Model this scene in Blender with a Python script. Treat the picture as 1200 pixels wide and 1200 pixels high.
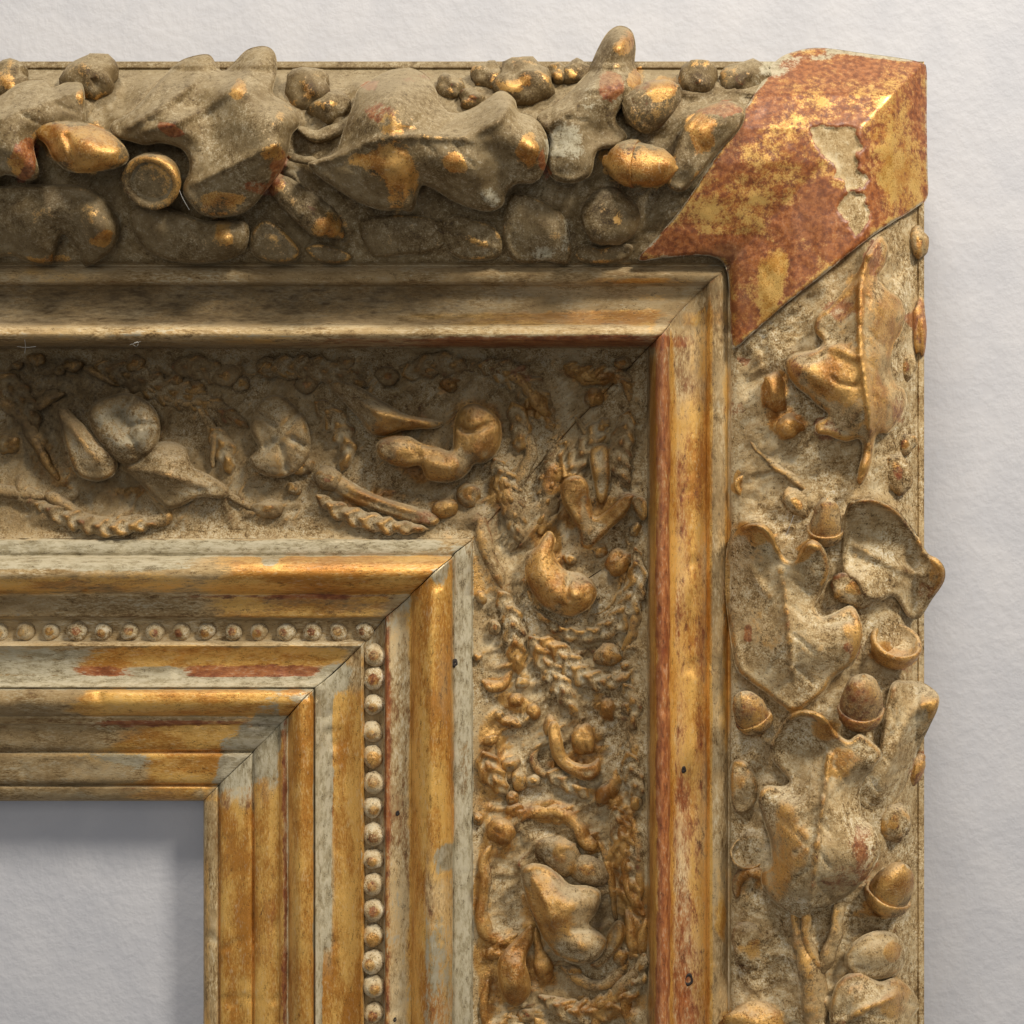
import bpy, bmesh, math, random
import numpy as np
from mathutils import Vector, Matrix
from mathutils.geometry import delaunay_2d_cdt

random.seed(7); RNG = np.random.default_rng(11)
S = bpy.context.scene
for o in list(bpy.data.objects): bpy.data.objects.remove(o)

# ------------------------------------------------------------------ camera, light, exposure
U = 0.00025            # one drawing unit = 0.25 mm
D = 1500.0             # eye to the plane of the frame's back fillet, in drawing units
WALLZ = -186.0
cam_d = bpy.data.cameras.new('camera'); cam = bpy.data.objects.new('camera', cam_d)
S.collection.objects.link(cam); S.camera = cam
cam.location = (0, -D*U, 0); cam.rotation_euler = (math.radians(90), 0, 0)
cam_d.sensor_width = 36; cam_d.lens = 18*D/600; cam_d.clip_start = 0.01; cam_d.clip_end = 50

W = bpy.data.worlds.new('World'); S.world = W; W.use_nodes = True
W.node_tree.nodes['Background'].inputs[0].default_value = (0.93, 0.95, 1.0, 1)
W.node_tree.nodes['Background'].inputs[1].default_value = 0.17

def lamp(name, loc, aim, size, power, col, size_y=None):
    l = bpy.data.lights.new(name, 'AREA'); l.shape = 'RECTANGLE'; l.size = size; l.size_y = size_y or size
    l.energy = power; l.color = col
    o = bpy.data.objects.new(name, l); S.collection.objects.link(o)
    o.location = loc; o.rotation_euler = (Vector(aim)-Vector(loc)).to_track_quat('-Z', 'Y').to_euler()
    return o
lamp('ceiling_lamp', (0.50, -0.52, 0.66), (0.02, 0, 0), 0.17, 7.4, (1.0, 0.94, 0.84))
lamp('ceiling_lamp', (-0.14, -0.50, 0.86), (-0.04, 0, 0.04), 0.16, 4.6, (1.0, 0.94, 0.85))
lamp('fill_light', (-0.10, -1.2, 0.25), (0, 0, 0), 0.6, 2.2, (1.0, 0.97, 0.93))  # soft frontal fill, added to lift the shade; no window there
S.view_settings.view_transform = 'Standard'; S.view_settings.look = 'None'
S.view_settings.exposure = 0.40; S.view_settings.gamma = 1.0

# ------------------------------------------------------------------ numeric helpers
def P(a):
    a = np.asarray(a, float); f = (D-a[..., 2])/D*U
    return np.stack([(a[..., 0]-600)*f, -a[..., 2]*U, (600-a[..., 1])*f], -1)

_PERM = RNG.random((512, 512))
def vnoise(x, y):
    xi = np.floor(x).astype(int); yi = np.floor(y).astype(int); fx = x-xi; fy = y-yi
    fx = fx*fx*(3-2*fx); fy = fy*fy*(3-2*fy)
    g = lambda i, j: _PERM[i & 511, j & 511]
    return (g(xi, yi)*(1-fx)+g(xi+1, yi)*fx)*(1-fy)+(g(xi, yi+1)*(1-fx)+g(xi+1, yi+1)*fx)*fy-0.5
def fbm(x, y, sc, octv=3):
    v = 0; a = 1.0
    for k in range(octv):
        v = v+a*vnoise(x/sc+37.3*k, y/sc+11.7*k); sc /= 2.03; a *= 0.5
    return v
def seg_dist(px, py, poly, closed=False):
    A = np.asarray(poly, float)[:, :2]; B = np.roll(A, -1, 0) if closed else A[1:]
    if not closed: A = A[:-1]
    d2 = np.full(px.shape, 1e18); tt = np.zeros(px.shape)
    n = len(A)
    for i in range(n):
        ax, ay = A[i]; bx, by = B[i]; vx, vy = bx-ax, by-ay; L = vx*vx+vy*vy+1e-9
        t = np.clip(((px-ax)*vx+(py-ay)*vy)/L, 0, 1)
        q = (px-ax-t*vx)**2+(py-ay-t*vy)**2
        m = q < d2; d2 = np.where(m, q, d2); tt = np.where(m, (i+t)/n, tt)
    return np.sqrt(d2), tt
def inside(px, py, poly):
    A = np.asarray(poly, float)[:, :2]; c = np.zeros(px.shape, bool); j = len(A)-1
    for i in range(len(A)):
        xi, yi = A[i]; xj, yj = A[j]
        if yi != yj:
            c ^= ((yi > py) != (yj > py)) & (px < (xj-xi)*(py-yi)/(yj-yi)+xi)
        j = i
    return c
def spline(pts, closed, step, tension=0.5):
    p = np.asarray(pts, float); n = len(p); out = []
    for i in range(n if closed else n-1):
        g = (lambda k: p[k % n]) if closed else (lambda k: p[min(max(k, 0), n-1)])
        p0, p1, p2, p3 = g(i-1), g(i), g(i+1), g(i+2)
        m1 = (p2-p0)*tension; m2 = (p3-p1)*tension
        L = np.linalg.norm((p2-p1)[:2]); k = max(2, int(round(L/step)))
        for t in np.arange(k)/k:
            t2, t3 = t*t, t*t*t
            out.append((2*t3-3*t2+1)*p1+(t3-2*t2+t)*m1+(-2*t3+3*t2)*p2+(t3-t2)*m2)
    if not closed: out.append(p[-1])
    return np.array(out)
class TPS:
    def __init__(s, xyh, reg=2.0):
        a = np.asarray(xyh, float); s.c = a[:, :2]; n = len(a)
        K = s.k(s.c, s.c)+np.eye(n)*reg*100; Q = np.c_[np.ones(n), s.c]
        M = np.zeros((n+3, n+3)); M[:n, :n] = K; M[:n, n:] = Q; M[n:, :n] = Q.T
        s.w = np.linalg.lstsq(M, np.r_[a[:, 2], 0, 0, 0], rcond=None)[0]
    @staticmethod
    def k(a, b):
        r2 = ((a[:, None]-b[None])**2).sum(-1)+1e-9
        return 0.5*r2*np.log(r2)
    def __call__(s, x, y):
        q = np.c_[x, y]; return s.k(q, s.c)@s.w[:-3]+s.w[-3]+q@s.w[-2:]

# ------------------------------------------------------------------ frame profile: (y of the top rail, x of the side rail, height)
K = np.array([(72, 1083, -3), (79, 1077, 0), (81, 1075, -2.5), (85, 1071, 3), (110, 1046, 36), (150, 1008, 54), (190, 968, 54), (230, 930, 44),
 (270, 892, 30), (300, 864, 18), (308, 857, 12), (311, 854, 5), (314, 851, 12), (322, 843, 19), (330, 832, 16), (334, 828, 10),
 (336, 826, 6), (350, 812, 0), (365, 797, 4), (376, 787, 14), (380, 785, 19), (384, 782, 27), (391, 776, 31), (398, 769, 26), (402, 765, 12), (405, 762, -8),
 (409, 758, -40), (440, 728, -64), (500, 670, -77), (570, 610, -78), (620, 565, -72), (631, 554, -67), (634, 552, -61), (647, 534, -59), (651, 531, -61),
 (654, 529, -52), (661, 520, -40), (672, 507, -34), (684, 495, -42), (692, 486, -55), (696, 482, -66), (699, 480, -68), (711, 467, -74), (722, 453, -75), (725, 451, -83),
 (728, 448, -91), (740, 438, -94), (750, 428, -91), (753, 426, -81), (757, 423, -78), (759, 421, -80), (775, 405, -90), (790, 389, -92), (800, 377, -89), (805, 370, -84), (807, 368, -88),
 (809, 367, -79), (813, 362, -74), (822, 353, -72), (832, 344, -79), (838, 339, -90), (840, 337, -98), (843, 334, -95), (848, 329, -97), (850, 327, -102),
 (865, 313, -104), (878, 299, -109), (881, 297, -115), (884, 294, -110), (900, 277, -113), (917, 259, -118), (920, 257, -126), (923, 254, -121), (931, 246, -124), (937, 240, -131), (938.5, 238.5, -158)], float)
KS = np.arange(len(K), dtype=float)
def hermite(xq, xs, ys):                                     # monotone cubic through the profile knots
    h = np.diff(xs); dl = np.diff(ys)/h; m = np.zeros(len(xs)); m[0], m[-1] = dl[0], dl[-1]
    for i in range(1, len(xs)-1):
        if dl[i-1]*dl[i] > 0: m[i] = 2*dl[i-1]*dl[i]/(dl[i-1]+dl[i])
    i = np.clip(np.searchsorted(xs, xq, 'right')-1, 0, len(xs)-2); t = (xq-xs[i])/h[i]; t2 = t*t; t3 = t2*t
    return (2*t3-3*t2+1)*ys[i]+(t3-2*t2+t)*h[i]*m[i]+(-2*t3+3*t2)*ys[i+1]+(t3-t2)*h[i]*m[i+1]
def s_of(x, y):
    st = np.interp(y, K[:, 0], KS); sr = np.interp(x, K[::-1, 1], KS[::-1])
    return np.minimum(st, sr)
def zprof(x, y):
    s = s_of(x, y); yy = np.interp(s, KS, K[:, 0])
    return hermite(yy, K[:, 0], K[:, 2])
def kidx(y): return int(np.argmin(abs(K[:, 0]-y)))

# ------------------------------------------------------------------ wear map (gilding, bole, pale paint, grime with painted shade), in drawing units
GOLD, BOLE, PALE, GRIME_SHADE = range(4)
SPOTS = []      # (x, y, rx, ry, channel, amount)
RECTS = []      # (x0, x1, y0, y1, softness, channel, amount)
def paint(x, y, base):
    c = np.tile(np.asarray(base, float), (len(x), 1))
    wx = x+16*fbm(x, y, 34, 3); wy = y+16*fbm(x+400, y, 34, 3)
    for sx, sy, rx, ry, ch, am in SPOTS:
        d = ((wx-sx)/rx)**2+((wy-sy)/ry)**2
        c[:, ch] += am*np.clip(1.4-d, 0, 1)
    wx = x+30*fbm(x, y*3, 50, 4)
    for x0, x1, y0, y1, so, ch, am in RECTS:
        wy = y+(1.5*fbm(x, y, 14, 2) if x1-x0 > y1-y0 else 30*fbm(x*3, y, 50, 4))
        ux = wx if x1-x0 > y1-y0 else x+1.5*fbm(x, y, 14, 2)
        sx, sy = (so[0]*1.7, so[1]) if x1-x0 > y1-y0 else (so[0], so[1]*1.7); f = np.clip((ux-x0)/sx+.5, 0, 1)*np.clip((x1-ux)/sx+.5, 0, 1)*np.clip((wy-y0)/sy+.5, 0, 1)*np.clip((y1-wy)/sy+.5, 0, 1)
        c[:, ch] += am*f
    return np.clip(c, -1, 1.5)

# ------------------------------------------------------------------ materials
def nodes_for(name):
    m = bpy.data.materials.new(name); m.use_nodes = True; nt = m.node_tree
    return m, nt, nt.nodes['Principled BSDF']
def N(nt, t, **kw):
    n = nt.nodes.new(t)
    for k, v in kw.items():
        if k.startswith('i_'): n.inputs[int(k[2:])].default_value = v
        else: setattr(n, k, v)
    return n
def mth(nt, op, a, b=None, clamp=False):
    n = N(nt, 'ShaderNodeMath', operation=op, use_clamp=clamp)
    for i, v in enumerate((a, b)):
        if v is None: continue
        if isinstance(v, (int, float)): n.inputs[i].default_value = v
        else: nt.links.new(v, n.inputs[i])
    return n.outputs[0]
def mixc(nt, f, a, b):
    n = N(nt, 'ShaderNodeMix', data_type='RGBA')
    for s, v in ((n.inputs['Factor'], f), (n.inputs[6], a), (n.inputs[7], b)):
        if isinstance(v, (int, float)): s.default_value = v
        elif isinstance(v, tuple): s.default_value = (*v, 1)
        else: nt.links.new(v, s)
    return n.outputs[2]
def noise(nt, vec, sc, det=4, rough=.6):
    n = N(nt, 'ShaderNodeTexNoise'); n.inputs['Scale'].default_value = sc; n.inputs['Detail'].default_value = det; n.inputs['Roughness'].default_value = rough
    nt.links.new(vec, n.inputs['Vector']); return n.outputs['Fac']
def sstep(nt, v, lo, hi):
    n = N(nt, 'ShaderNodeMapRange', interpolation_type='SMOOTHSTEP'); n.inputs['From Min'].default_value = lo; n.inputs['From Max'].default_value = hi
    nt.links.new(v, n.inputs['Value']); return n.outputs[0]
def ramp(nt, v, stops):
    n = N(nt, 'ShaderNodeValToRGB'); e = n.color_ramp.elements
    while len(e) < len(stops): e.new(0.5)
    for q, (p, c) in zip(e, stops): q.position = p; q.color = (*c, 1)
    nt.links.new(v, n.inputs[0]); return n.outputs[0]

def gilt_material(name, stretch=(1, 1, 1), speck=1.0, dust=None, bump=.5, kp=3.0, gold_lo=(0.40, 0.185, 0.032), gold_hi=(0.62, 0.375, 0.105), soft=.10, bole_a=.92, settle=.5, pits=.75, grains=.24, gloss=.42, matte=.82, ledge=(.44, .365, .24), bole=((.19, .045, .012), (.36, .125, .034))):
    m, nt, bs = nodes_for(name); L = nt.links.new
    pos = N(nt, 'ShaderNodeNewGeometry'); mp = N(nt, 'ShaderNodeMapping'); mp.inputs['Scale'].default_value = stretch
    L(pos.outputs['Position'], mp.inputs['Vector']); v = mp.outputs[0]; vi = pos.outputs['Position']
    at = N(nt, 'ShaderNodeAttribute', attribute_name='wear_shade'); sp = N(nt, 'ShaderNodeSeparateColor'); L(at.outputs['Color'], sp.inputs[0])
    g, b, p, gr = sp.outputs[0], sp.outputs[1], sp.outputs[2], at.outputs['Alpha']
    fine = noise(nt, v, 2100, 3, .7); mid = noise(nt, v, 620, 4, .65); blot = noise(nt, v, 130, 5, .62); grain = noise(nt, vi, 3600, 2, .6)
    fn = mth(nt, 'SUBTRACT', fine, .5); mn = mth(nt, 'SUBTRACT', mid, .5); bn = mth(nt, 'SUBTRACT', blot, .5)
    pt = mth(nt, 'SUBTRACT', pos.outputs['Pointiness'], .5)
    dust = dust or [(.25, (.060, .030, .008)), (.39, (.215, .130, .046)), (.51, (.40, .275, .125)), (.62, (.56, .445, .26)), (.78, (.74, .65, .48))]
    amt = mth(nt, 'ADD', .25, mth(nt, 'MULTIPLY', sstep(nt, noise(nt, vi, 75, 3, .5), .36, .64), .95))
    fn0, mn0 = mth(nt, 'MULTIPLY', fn, amt), mth(nt, 'MULTIPLY', mn, amt)
    dv = mth(nt, 'ADD', .515, mth(nt, 'ADD', mth(nt, 'ADD', mth(nt, 'MULTIPLY', fn0, .80*speck), mth(nt, 'MULTIPLY', mn0, .6*speck)), mth(nt, 'MULTIPLY', bn, .5)))
    dv = mth(nt, 'ADD', dv, mth(nt, 'MULTIPLY', pt, -1.2))
    c = ramp(nt, dv, dust)
    ns = mth(nt, 'ADD', mth(nt, 'ADD', mth(nt, 'MULTIPLY', bn, 1.3), mth(nt, 'MULTIPLY', mn, .9)), mth(nt, 'MULTIPLY', fn, .7))
    pk = mth(nt, 'MULTIPLY', pt, kp)
    bm = sstep(nt, mth(nt, 'ADD', mth(nt, 'ADD', b, pk), mth(nt, 'MULTIPLY', ns, -.8)), .51-soft, .51+soft)
    gm = sstep(nt, mth(nt, 'ADD', mth(nt, 'ADD', g, pk), ns), .50-soft, .50+soft)
    pm = sstep(nt, mth(nt, 'ADD', p, mth(nt, 'MULTIPLY', ns, .7)), .38, .62)
    bol = mixc(nt, sstep(nt, mid, .35, .65), *bole)
    gol = mixc(nt, sstep(nt, mth(nt, 'ADD', blot, mth(nt, 'MULTIPLY', fn, .5)), .36, .62), gold_lo, gold_hi)
    pal = mixc(nt, sstep(nt, mth(nt, 'ADD', mid, mth(nt, 'MULTIPLY', fn, .6)), .36, .6), (.275, .230, .135), (.42, .37, .25))
    c = mixc(nt, mth(nt, 'MULTIPLY', bm, bole_a), c, bol); c = mixc(nt, mth(nt, 'MULTIPLY', gm, .93), c, gol); c = mixc(nt, mth(nt, 'MULTIPLY', pm, .92), c, pal)
    film = sstep(nt, mth(nt, 'ADD', fine, mth(nt, 'MULTIPLY', mn, .8)), .56, .74)          # loose dust grains over everything
    c = mixc(nt, mth(nt, 'MULTIPLY', film, grains), c, (.52, .46, .35))
    sn = N(nt, 'ShaderNodeSeparateXYZ'); L(pos.outputs['Normal'], sn.inputs[0])               # dust that has settled on ledges over the years
    up = mth(nt, 'MULTIPLY', sstep(nt, mth(nt, 'ADD', sn.outputs[2], mth(nt, 'ADD', mth(nt, 'MULTIPLY', mn, .5), mth(nt, 'MULTIPLY', fn, .5))), .25, .95), settle)
    c = mixc(nt, up, c, ledge); gm = mth(nt, 'MULTIPLY', gm, mth(nt, 'SUBTRACT', 1.0, up))
    pit = sstep(nt, mth(nt, 'ADD', mth(nt, 'ADD', mth(nt, 'MULTIPLY', grain, .45), mth(nt, 'MULTIPLY', noise(nt, v, 1250, 4, .75), .55)), mth(nt, 'MULTIPLY', mn, .35)), .445, .36)
    c = mixc(nt, mth(nt, 'MULTIPLY', pit, pits), c, (.055, .032, .012))
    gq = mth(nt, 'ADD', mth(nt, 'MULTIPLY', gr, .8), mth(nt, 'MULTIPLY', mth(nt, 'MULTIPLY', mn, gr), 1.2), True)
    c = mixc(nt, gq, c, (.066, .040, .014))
    L(c, bs.inputs['Base Color'])
    L(mth(nt, 'MULTIPLY', gm, .45), bs.inputs['Metallic'])
    rg = mth(nt, 'SUBTRACT', matte, mth(nt, 'MULTIPLY', mth(nt, 'MAXIMUM', gm, mth(nt, 'MULTIPLY', bm, .8)), gloss))
    L(mth(nt, 'ADD', rg, mth(nt, 'MULTIPLY', fn, .3)), bs.inputs['Roughness']); bs.inputs['Specular IOR Level'].default_value = .35
    hgt = mth(nt, 'ADD', mth(nt, 'ADD', mth(nt, 'ADD', mth(nt, 'MULTIPLY', fine, .7), mth(nt, 'MULTIPLY', mid, 1.1)), mth(nt, 'MULTIPLY', gm, -.10)), mth(nt, 'MULTIPLY', pit, -.35))
    bp = N(nt, 'ShaderNodeBump'); bp.inputs['Strength'].default_value = bump; bp.inputs['Distance'].default_value = 0.00045
    L(hgt, bp.inputs['Height']); L(bp.outputs[0], bs.inputs['Normal'])
    return m
M_ORN = gilt_material('dusty_gilt_plaster', bump=.7, soft=.17, bole_a=.75, kp=4.2, gold_lo=(.32, .130, .022), gold_hi=(.58, .32, .085), gloss=.5)
M_TOPORN = gilt_material('olive_gilt_plaster', speck=.75, bump=.36, soft=.10, bole_a=.8, kp=2.4, matte=.68, settle=.62, ledge=(.29, .232, .138), gold_lo=(.32, .130, .022), gold_hi=(.58, .32, .085), gloss=.3,  # darker, olive dust tones for the top rail
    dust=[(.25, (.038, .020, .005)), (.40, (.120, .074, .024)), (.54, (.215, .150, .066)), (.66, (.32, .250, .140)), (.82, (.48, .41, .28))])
M_TOP = gilt_material('worn_gilt_along_top', stretch=(.34, 1, 1), speck=.7, soft=.22, settle=.25, gold_lo=(.45, .185, .026), gold_hi=(.74, .42, .10), bump=.3, kp=1.5, pits=.6)
M_SIDE = gilt_material('worn_gilt_along_side', stretch=(1, 1, .34), speck=.7, soft=.26, settle=.25, gold_lo=(.45, .185, .026), gold_hi=(.74, .42, .10), bump=.3, kp=1.5, pits=.6)
M_RIB = gilt_material('rubbed_gilt_ribbon', stretch=(1, 1, 1), speck=.8, bump=.16, kp=.6, gold_lo=(.46, .215, .035), gold_hi=(.66, .40, .11), soft=.22, settle=.12, pits=.5, grains=.08, gloss=.52, bole=((.15, .032, .006), (.31, .092, .017)))

def wall_material():
    m, nt, bs = nodes_for('painted_plaster'); L = nt.links.new
    pos = N(nt, 'ShaderNodeNewGeometry').outputs['Position']
    a = noise(nt, pos, 330, 3, .55); b = noise(nt, pos, 60, 3, .5)
    mp = N(nt, 'ShaderNodeMapping'); mp.inputs['Scale'].default_value = (1, 1, .03); L(pos, mp.inputs['Vector'])
    st = noise(nt, mp.outputs[0], 420, 2, .5)
    c = mixc(nt, sstep(nt, b, .3, .7), (.435, .432, .448), (.475, .468, .478)); L(c, bs.inputs['Base Color'])
    bs.inputs['Roughness'].default_value = .75; bs.inputs['Specular IOR Level'].default_value = .25
    h = mth(nt, 'ADD', mth(nt, 'ADD', sstep(nt, a, .32, .72), mth(nt, 'MULTIPLY', b, 1.2)), mth(nt, 'MULTIPLY', st, .22))
    bp = N(nt, 'ShaderNodeBump'); bp.inputs['Strength'].default_value = .14; bp.inputs['Distance'].default_value = .0010
    L(h, bp.inputs['Height']); L(bp.outputs[0], bs.inputs['Normal']); return m
M_WALL = wall_material()
def plain(name, col, rough=.8):
    m, nt, bs = nodes_for(name); pos = N(nt, 'ShaderNodeNewGeometry').outputs['Position']
    f = noise(nt, pos, 900, 3); nt.links.new(mixc(nt, f, tuple(.7*x for x in col), tuple(min(1, 1.3*x) for x in col)), bs.inputs['Base Color'])
    bs.inputs['Roughness'].default_value = rough; return m
M_WOOD = plain('old_dark_wood', (.10, .062, .034)); M_HOLE = plain('rust_black_iron', (.018, .012, .009)); M_LINT = plain('pale_lint', (.62, .60, .54))

# ------------------------------------------------------------------ object helpers
ROOT = bpy.data.objects.new('picture_frame', None); S.collection.objects.link(ROOT)
ROOT.location = Vector(P([660, 640, WALLZ+4]))
ROOT['label'] = 'ornate old gilt picture frame with oak leaves and acorns on the pale wall'
ROOT['category'] = 'picture frame'
WORLD = {}
def link(name, verts, faces, mat, parent=ROOT, wear_shade=None, smooth=True, origin=None):
    """verts are world coordinates; the object's origin goes to their middle"""
    verts = np.asarray(verts, float); c = np.asarray(origin) if origin is not None else (verts.min(0)+verts.max(0))/2
    faces = [list(f) for f in faces]; vol = flux = tot = 0.0; vc = verts-c            # all faces outward
    tri = np.array([(f[0], f[i], f[i+1]) for f in faces for i in range(1, len(f)-1)])
    q0, q1, q2 = vc[tri[:, 0]], vc[tri[:, 1]], vc[tri[:, 2]]; n = np.cross(q1-q0, q2-q0)
    vol = float((q0*n).sum()); flux = -float(n[:, 1].sum()); tot = float(np.linalg.norm(n, axis=1).sum())
    if (flux if abs(flux) > .15*tot else vol) < 0: faces = [f[::-1] for f in faces]
    me = bpy.data.meshes.new(name); me.from_pydata(vc.tolist(), [], faces); me.update()
    if smooth: me.polygons.foreach_set('use_smooth', [True]*len(me.polygons))
    if wear_shade is not None:
        at = me.color_attributes.new('wear_shade', 'FLOAT_COLOR', 'POINT'); at.data.foreach_set('color', np.ascontiguousarray(wear_shade, dtype=np.float32).ravel())
    me.materials.append(mat)
    o = bpy.data.objects.new(name, me); S.collection.objects.link(o)
    if parent is not None:
        o.parent = parent; pw = ROOT.location if parent is ROOT else WORLD[parent.name]
        o.location = Vector(c)-pw
    else: o.location = Vector(c)
    WORLD[o.name] = Vector(c)
    return o
def grid_faces(nr, nc, close=False):
    i = np.arange(nr-1)[:, None]*nc; m = nc if close else nc-1; j = np.arange(m)[None]
    a = i+j; b = i+(j+1) % nc
    return np.stack([a, b, b+nc, a+nc], -1).reshape(-1, 4).tolist()

BUMPS = []      # footprints that the bed rises to meet
def bed_rise(x, y):
    out = np.zeros(x.shape)
    for kind, pl, amp, sig, rad in BUMPS:
        lo = pl[:, :2].min(0)-3*sig-rad; hi = pl[:, :2].max(0)+3*sig+rad
        m = (x > lo[0]) & (x < hi[0]) & (y > lo[1]) & (y < hi[1])
        if not m.any(): continue
        d, _ = seg_dist(x[m], y[m], pl, kind == 'area')
        if kind == 'area': d = np.where(inside(x[m], y[m], pl), 0, d)
        else: d = np.maximum(d-rad, 0)
        out[m] = np.maximum(out[m], amp*np.exp(-(d/sig)**2))
    return out
def is_out(x, y): return (y < 74) | (x > 1081)
LATER = []

def relief(name, outline, ctrl=(), mat=None, base=(0.1, 0.1, 0, 0), veins=(), step=3.2, roll=5.0, inset=6.5, lump=1.3, top_gold=.6, rim_gold=.22, dent=None, rise=None, abs_h=None, parent=ROOT, rim_pale=0.):
    """a modelled leaf or strap: traced outline (x, y, rim height), inner heights, rolled rim, sides down to the bed, closed back"""
    o3 = np.asarray(outline, float)
    if o3.shape[1] == 2: raise ValueError
    sp = spline(o3, True, 3.2)
    area = 0.5*np.sum(sp[:, 0]*np.roll(sp[:, 1], -1)-np.roll(sp[:, 0], -1)*sp[:, 1])
    if area > 0: sp = sp[::-1]                       # counter-clockwise for the viewer (y points down)
    BUMPS.append(('area', sp[::3], min(9., .3*float(np.mean(sp[:, 2]))) if rise is None else rise, 9., 0))
    LATER.append(lambda: _relief(name, sp, o3, ctrl, mat or M_ORN, base, veins, step, roll, inset, lump, top_gold, rim_gold, dent, abs_h, parent, rim_pale))
def _relief(name, sp, o3, ctrl, mat, base, veins, step, roll, inset, lump, top_gold, rim_gold, dent, abs_h, parent, rim_pale):
    tps = TPS(np.vstack([o3, np.asarray(ctrl, float).reshape(-1, 3)]) if len(ctrl) else o3)
    n = len(sp); t = np.roll(sp, -1, 0)-np.roll(sp, 1, 0); nl = np.hypot(t[:, 0], t[:, 1])+1e-9
    inw = np.c_[t[:, 1]/nl, -t[:, 0]/nl]
    if not inside(sp[:, 0]+inw[:, 0], sp[:, 1]+inw[:, 1], sp).mean() > .5: inw = -inw
    pts = [sp[:, :2]]
    for fr in (.25, .62, 1.1):
        q = sp[:, :2]+inw*roll*fr
        ok = inside(q[:, 0], q[:, 1], sp); d, _ = seg_dist(q[:, 0], q[:, 1], sp, True); ok &= d > roll*fr*.85
        pts.append(q[ok])
    lo, hi = sp[:, :2].min(0), sp[:, :2].max(0)
    gx, gy = np.meshgrid(np.arange(lo[0], hi[0], step), np.arange(lo[1], hi[1], step*.87)); gx[1::2] += step/2
    gx, gy = gx.ravel(), gy.ravel(); gx = gx+RNG.uniform(-.2, .2, gx.shape)*step
    ok = inside(gx, gy, sp); gx, gy = gx[ok], gy[ok]
    d, _ = seg_dist(gx, gy, sp, True); ok = d > roll*1.1+step*.5; pts.append(np.c_[gx[ok], gy[ok]])
    q = np.vstack(pts)
    r = delaunay_2d_cdt([Vector(p) for p in q], [], [list(range(n))], 1, 1e-4)
    V = np.array([tuple(v) for v in r[0]]); F = [list(f) for f in r[2]]
    x, y = V[:, 0], V[:, 1]; d, _ = seg_dist(x, y, sp, True); d = np.where(d < 1e-3, 0, d)
    B = zprof(x, y)
    h = tps(x, y)
    if abs_h is not None: h = abs_h(x, y, h)
    for pl, w, amp in veins:
        vp = spline(pl, False, 4) if len(pl) > 2 else np.asarray(pl, float); dv, tv = seg_dist(x, y, vp)
        h = h+amp*np.exp(-(dv/w)**2)*np.clip((1.02-tv)*6, 0, 1)
    if dent is None: h = h+2.6*np.exp(-((d-4.5)/3.2)**2)
    h = h+lump*fbm(x, y, 22, 3)*2
    gapd = np.zeros(len(x))
    if dent is not None: dd = dent(x, y); h = h-dd*3.5
    k = np.clip(1-d/roll, 0, 1); zt = B+h-roll*(1-np.sqrt(np.clip(1-k*k, 0, 1)))
    # outline vertices by id
    orig = r[3]; ring = [None]*n
    for vi, lst in enumerate(orig):
        for a in lst:
            if a < n: ring[a] = vi
    ring = [v for v in ring if v is not None]
    nr = len(ring); rx, ry, rz = x[ring], y[ring], zt[ring]
    key = {tuple(np.round(p, 3)): i for i, p in enumerate(sp[:, :2])}
    ii = [min(range(n), key=lambda a: (sp[a, 0]-px)**2+(sp[a, 1]-py)**2) if tuple(np.round((px, py), 3)) not in key else key[tuple(np.round((px, py), 3))] for px, py in zip(rx, ry)]
    inn = inw[ii]
    bz = zprof(rx, ry); oob = is_out(rx, ry)
    zb = np.where(oob, np.maximum(rz-26, -30), np.minimum(bz-5, rz-2))
    vx, vy, vz = [x], [y], [zt]
    tot = len(x); rings = [np.array(ring)]
    for fr in (.25, .6, 1.0):
        ins = inset*np.sqrt(fr)
        vx.append(rx+inn[:, 0]*ins); vy.append(ry+inn[:, 1]*ins); vz.append(rz+(zb-rz)*fr)
        rings.append(np.arange(tot, tot+nr)); tot += nr
    for a, b in zip(rings[:-1], rings[1:]):
        a2, b2 = np.roll(a, -1), np.roll(b, -1)
        F += np.stack([a, b, b2, a2], -1).tolist()
    F.append(rings[-1][::-1].tolist())
    X, Y, Z = np.concatenate(vx), np.concatenate(vy), np.concatenate(vz)
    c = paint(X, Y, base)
    hm = max(8., float(np.percentile(h, 95))); hn = np.r_[h/hm, np.full(3*nr, .2)]
    c[:, GOLD] += top_gold*(hn-.72)
    c[:len(x), GOLD] += rim_gold*np.clip(1-abs(d-3)/4, 0, 1)
    c[:len(x), PALE] += rim_pale*np.clip(1.1-d/5., 0, 1)
    if dent is not None: c[:len(x), PALE] += .22*dd; c[:len(x), GOLD] -= 1.5*dd; c[:len(x), BOLE] -= 1.5*dd
    c = np.clip(c, 0, 1)
    return link(name, P(np.c_[X, Y, Z]), F, mat, parent, c)

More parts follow.
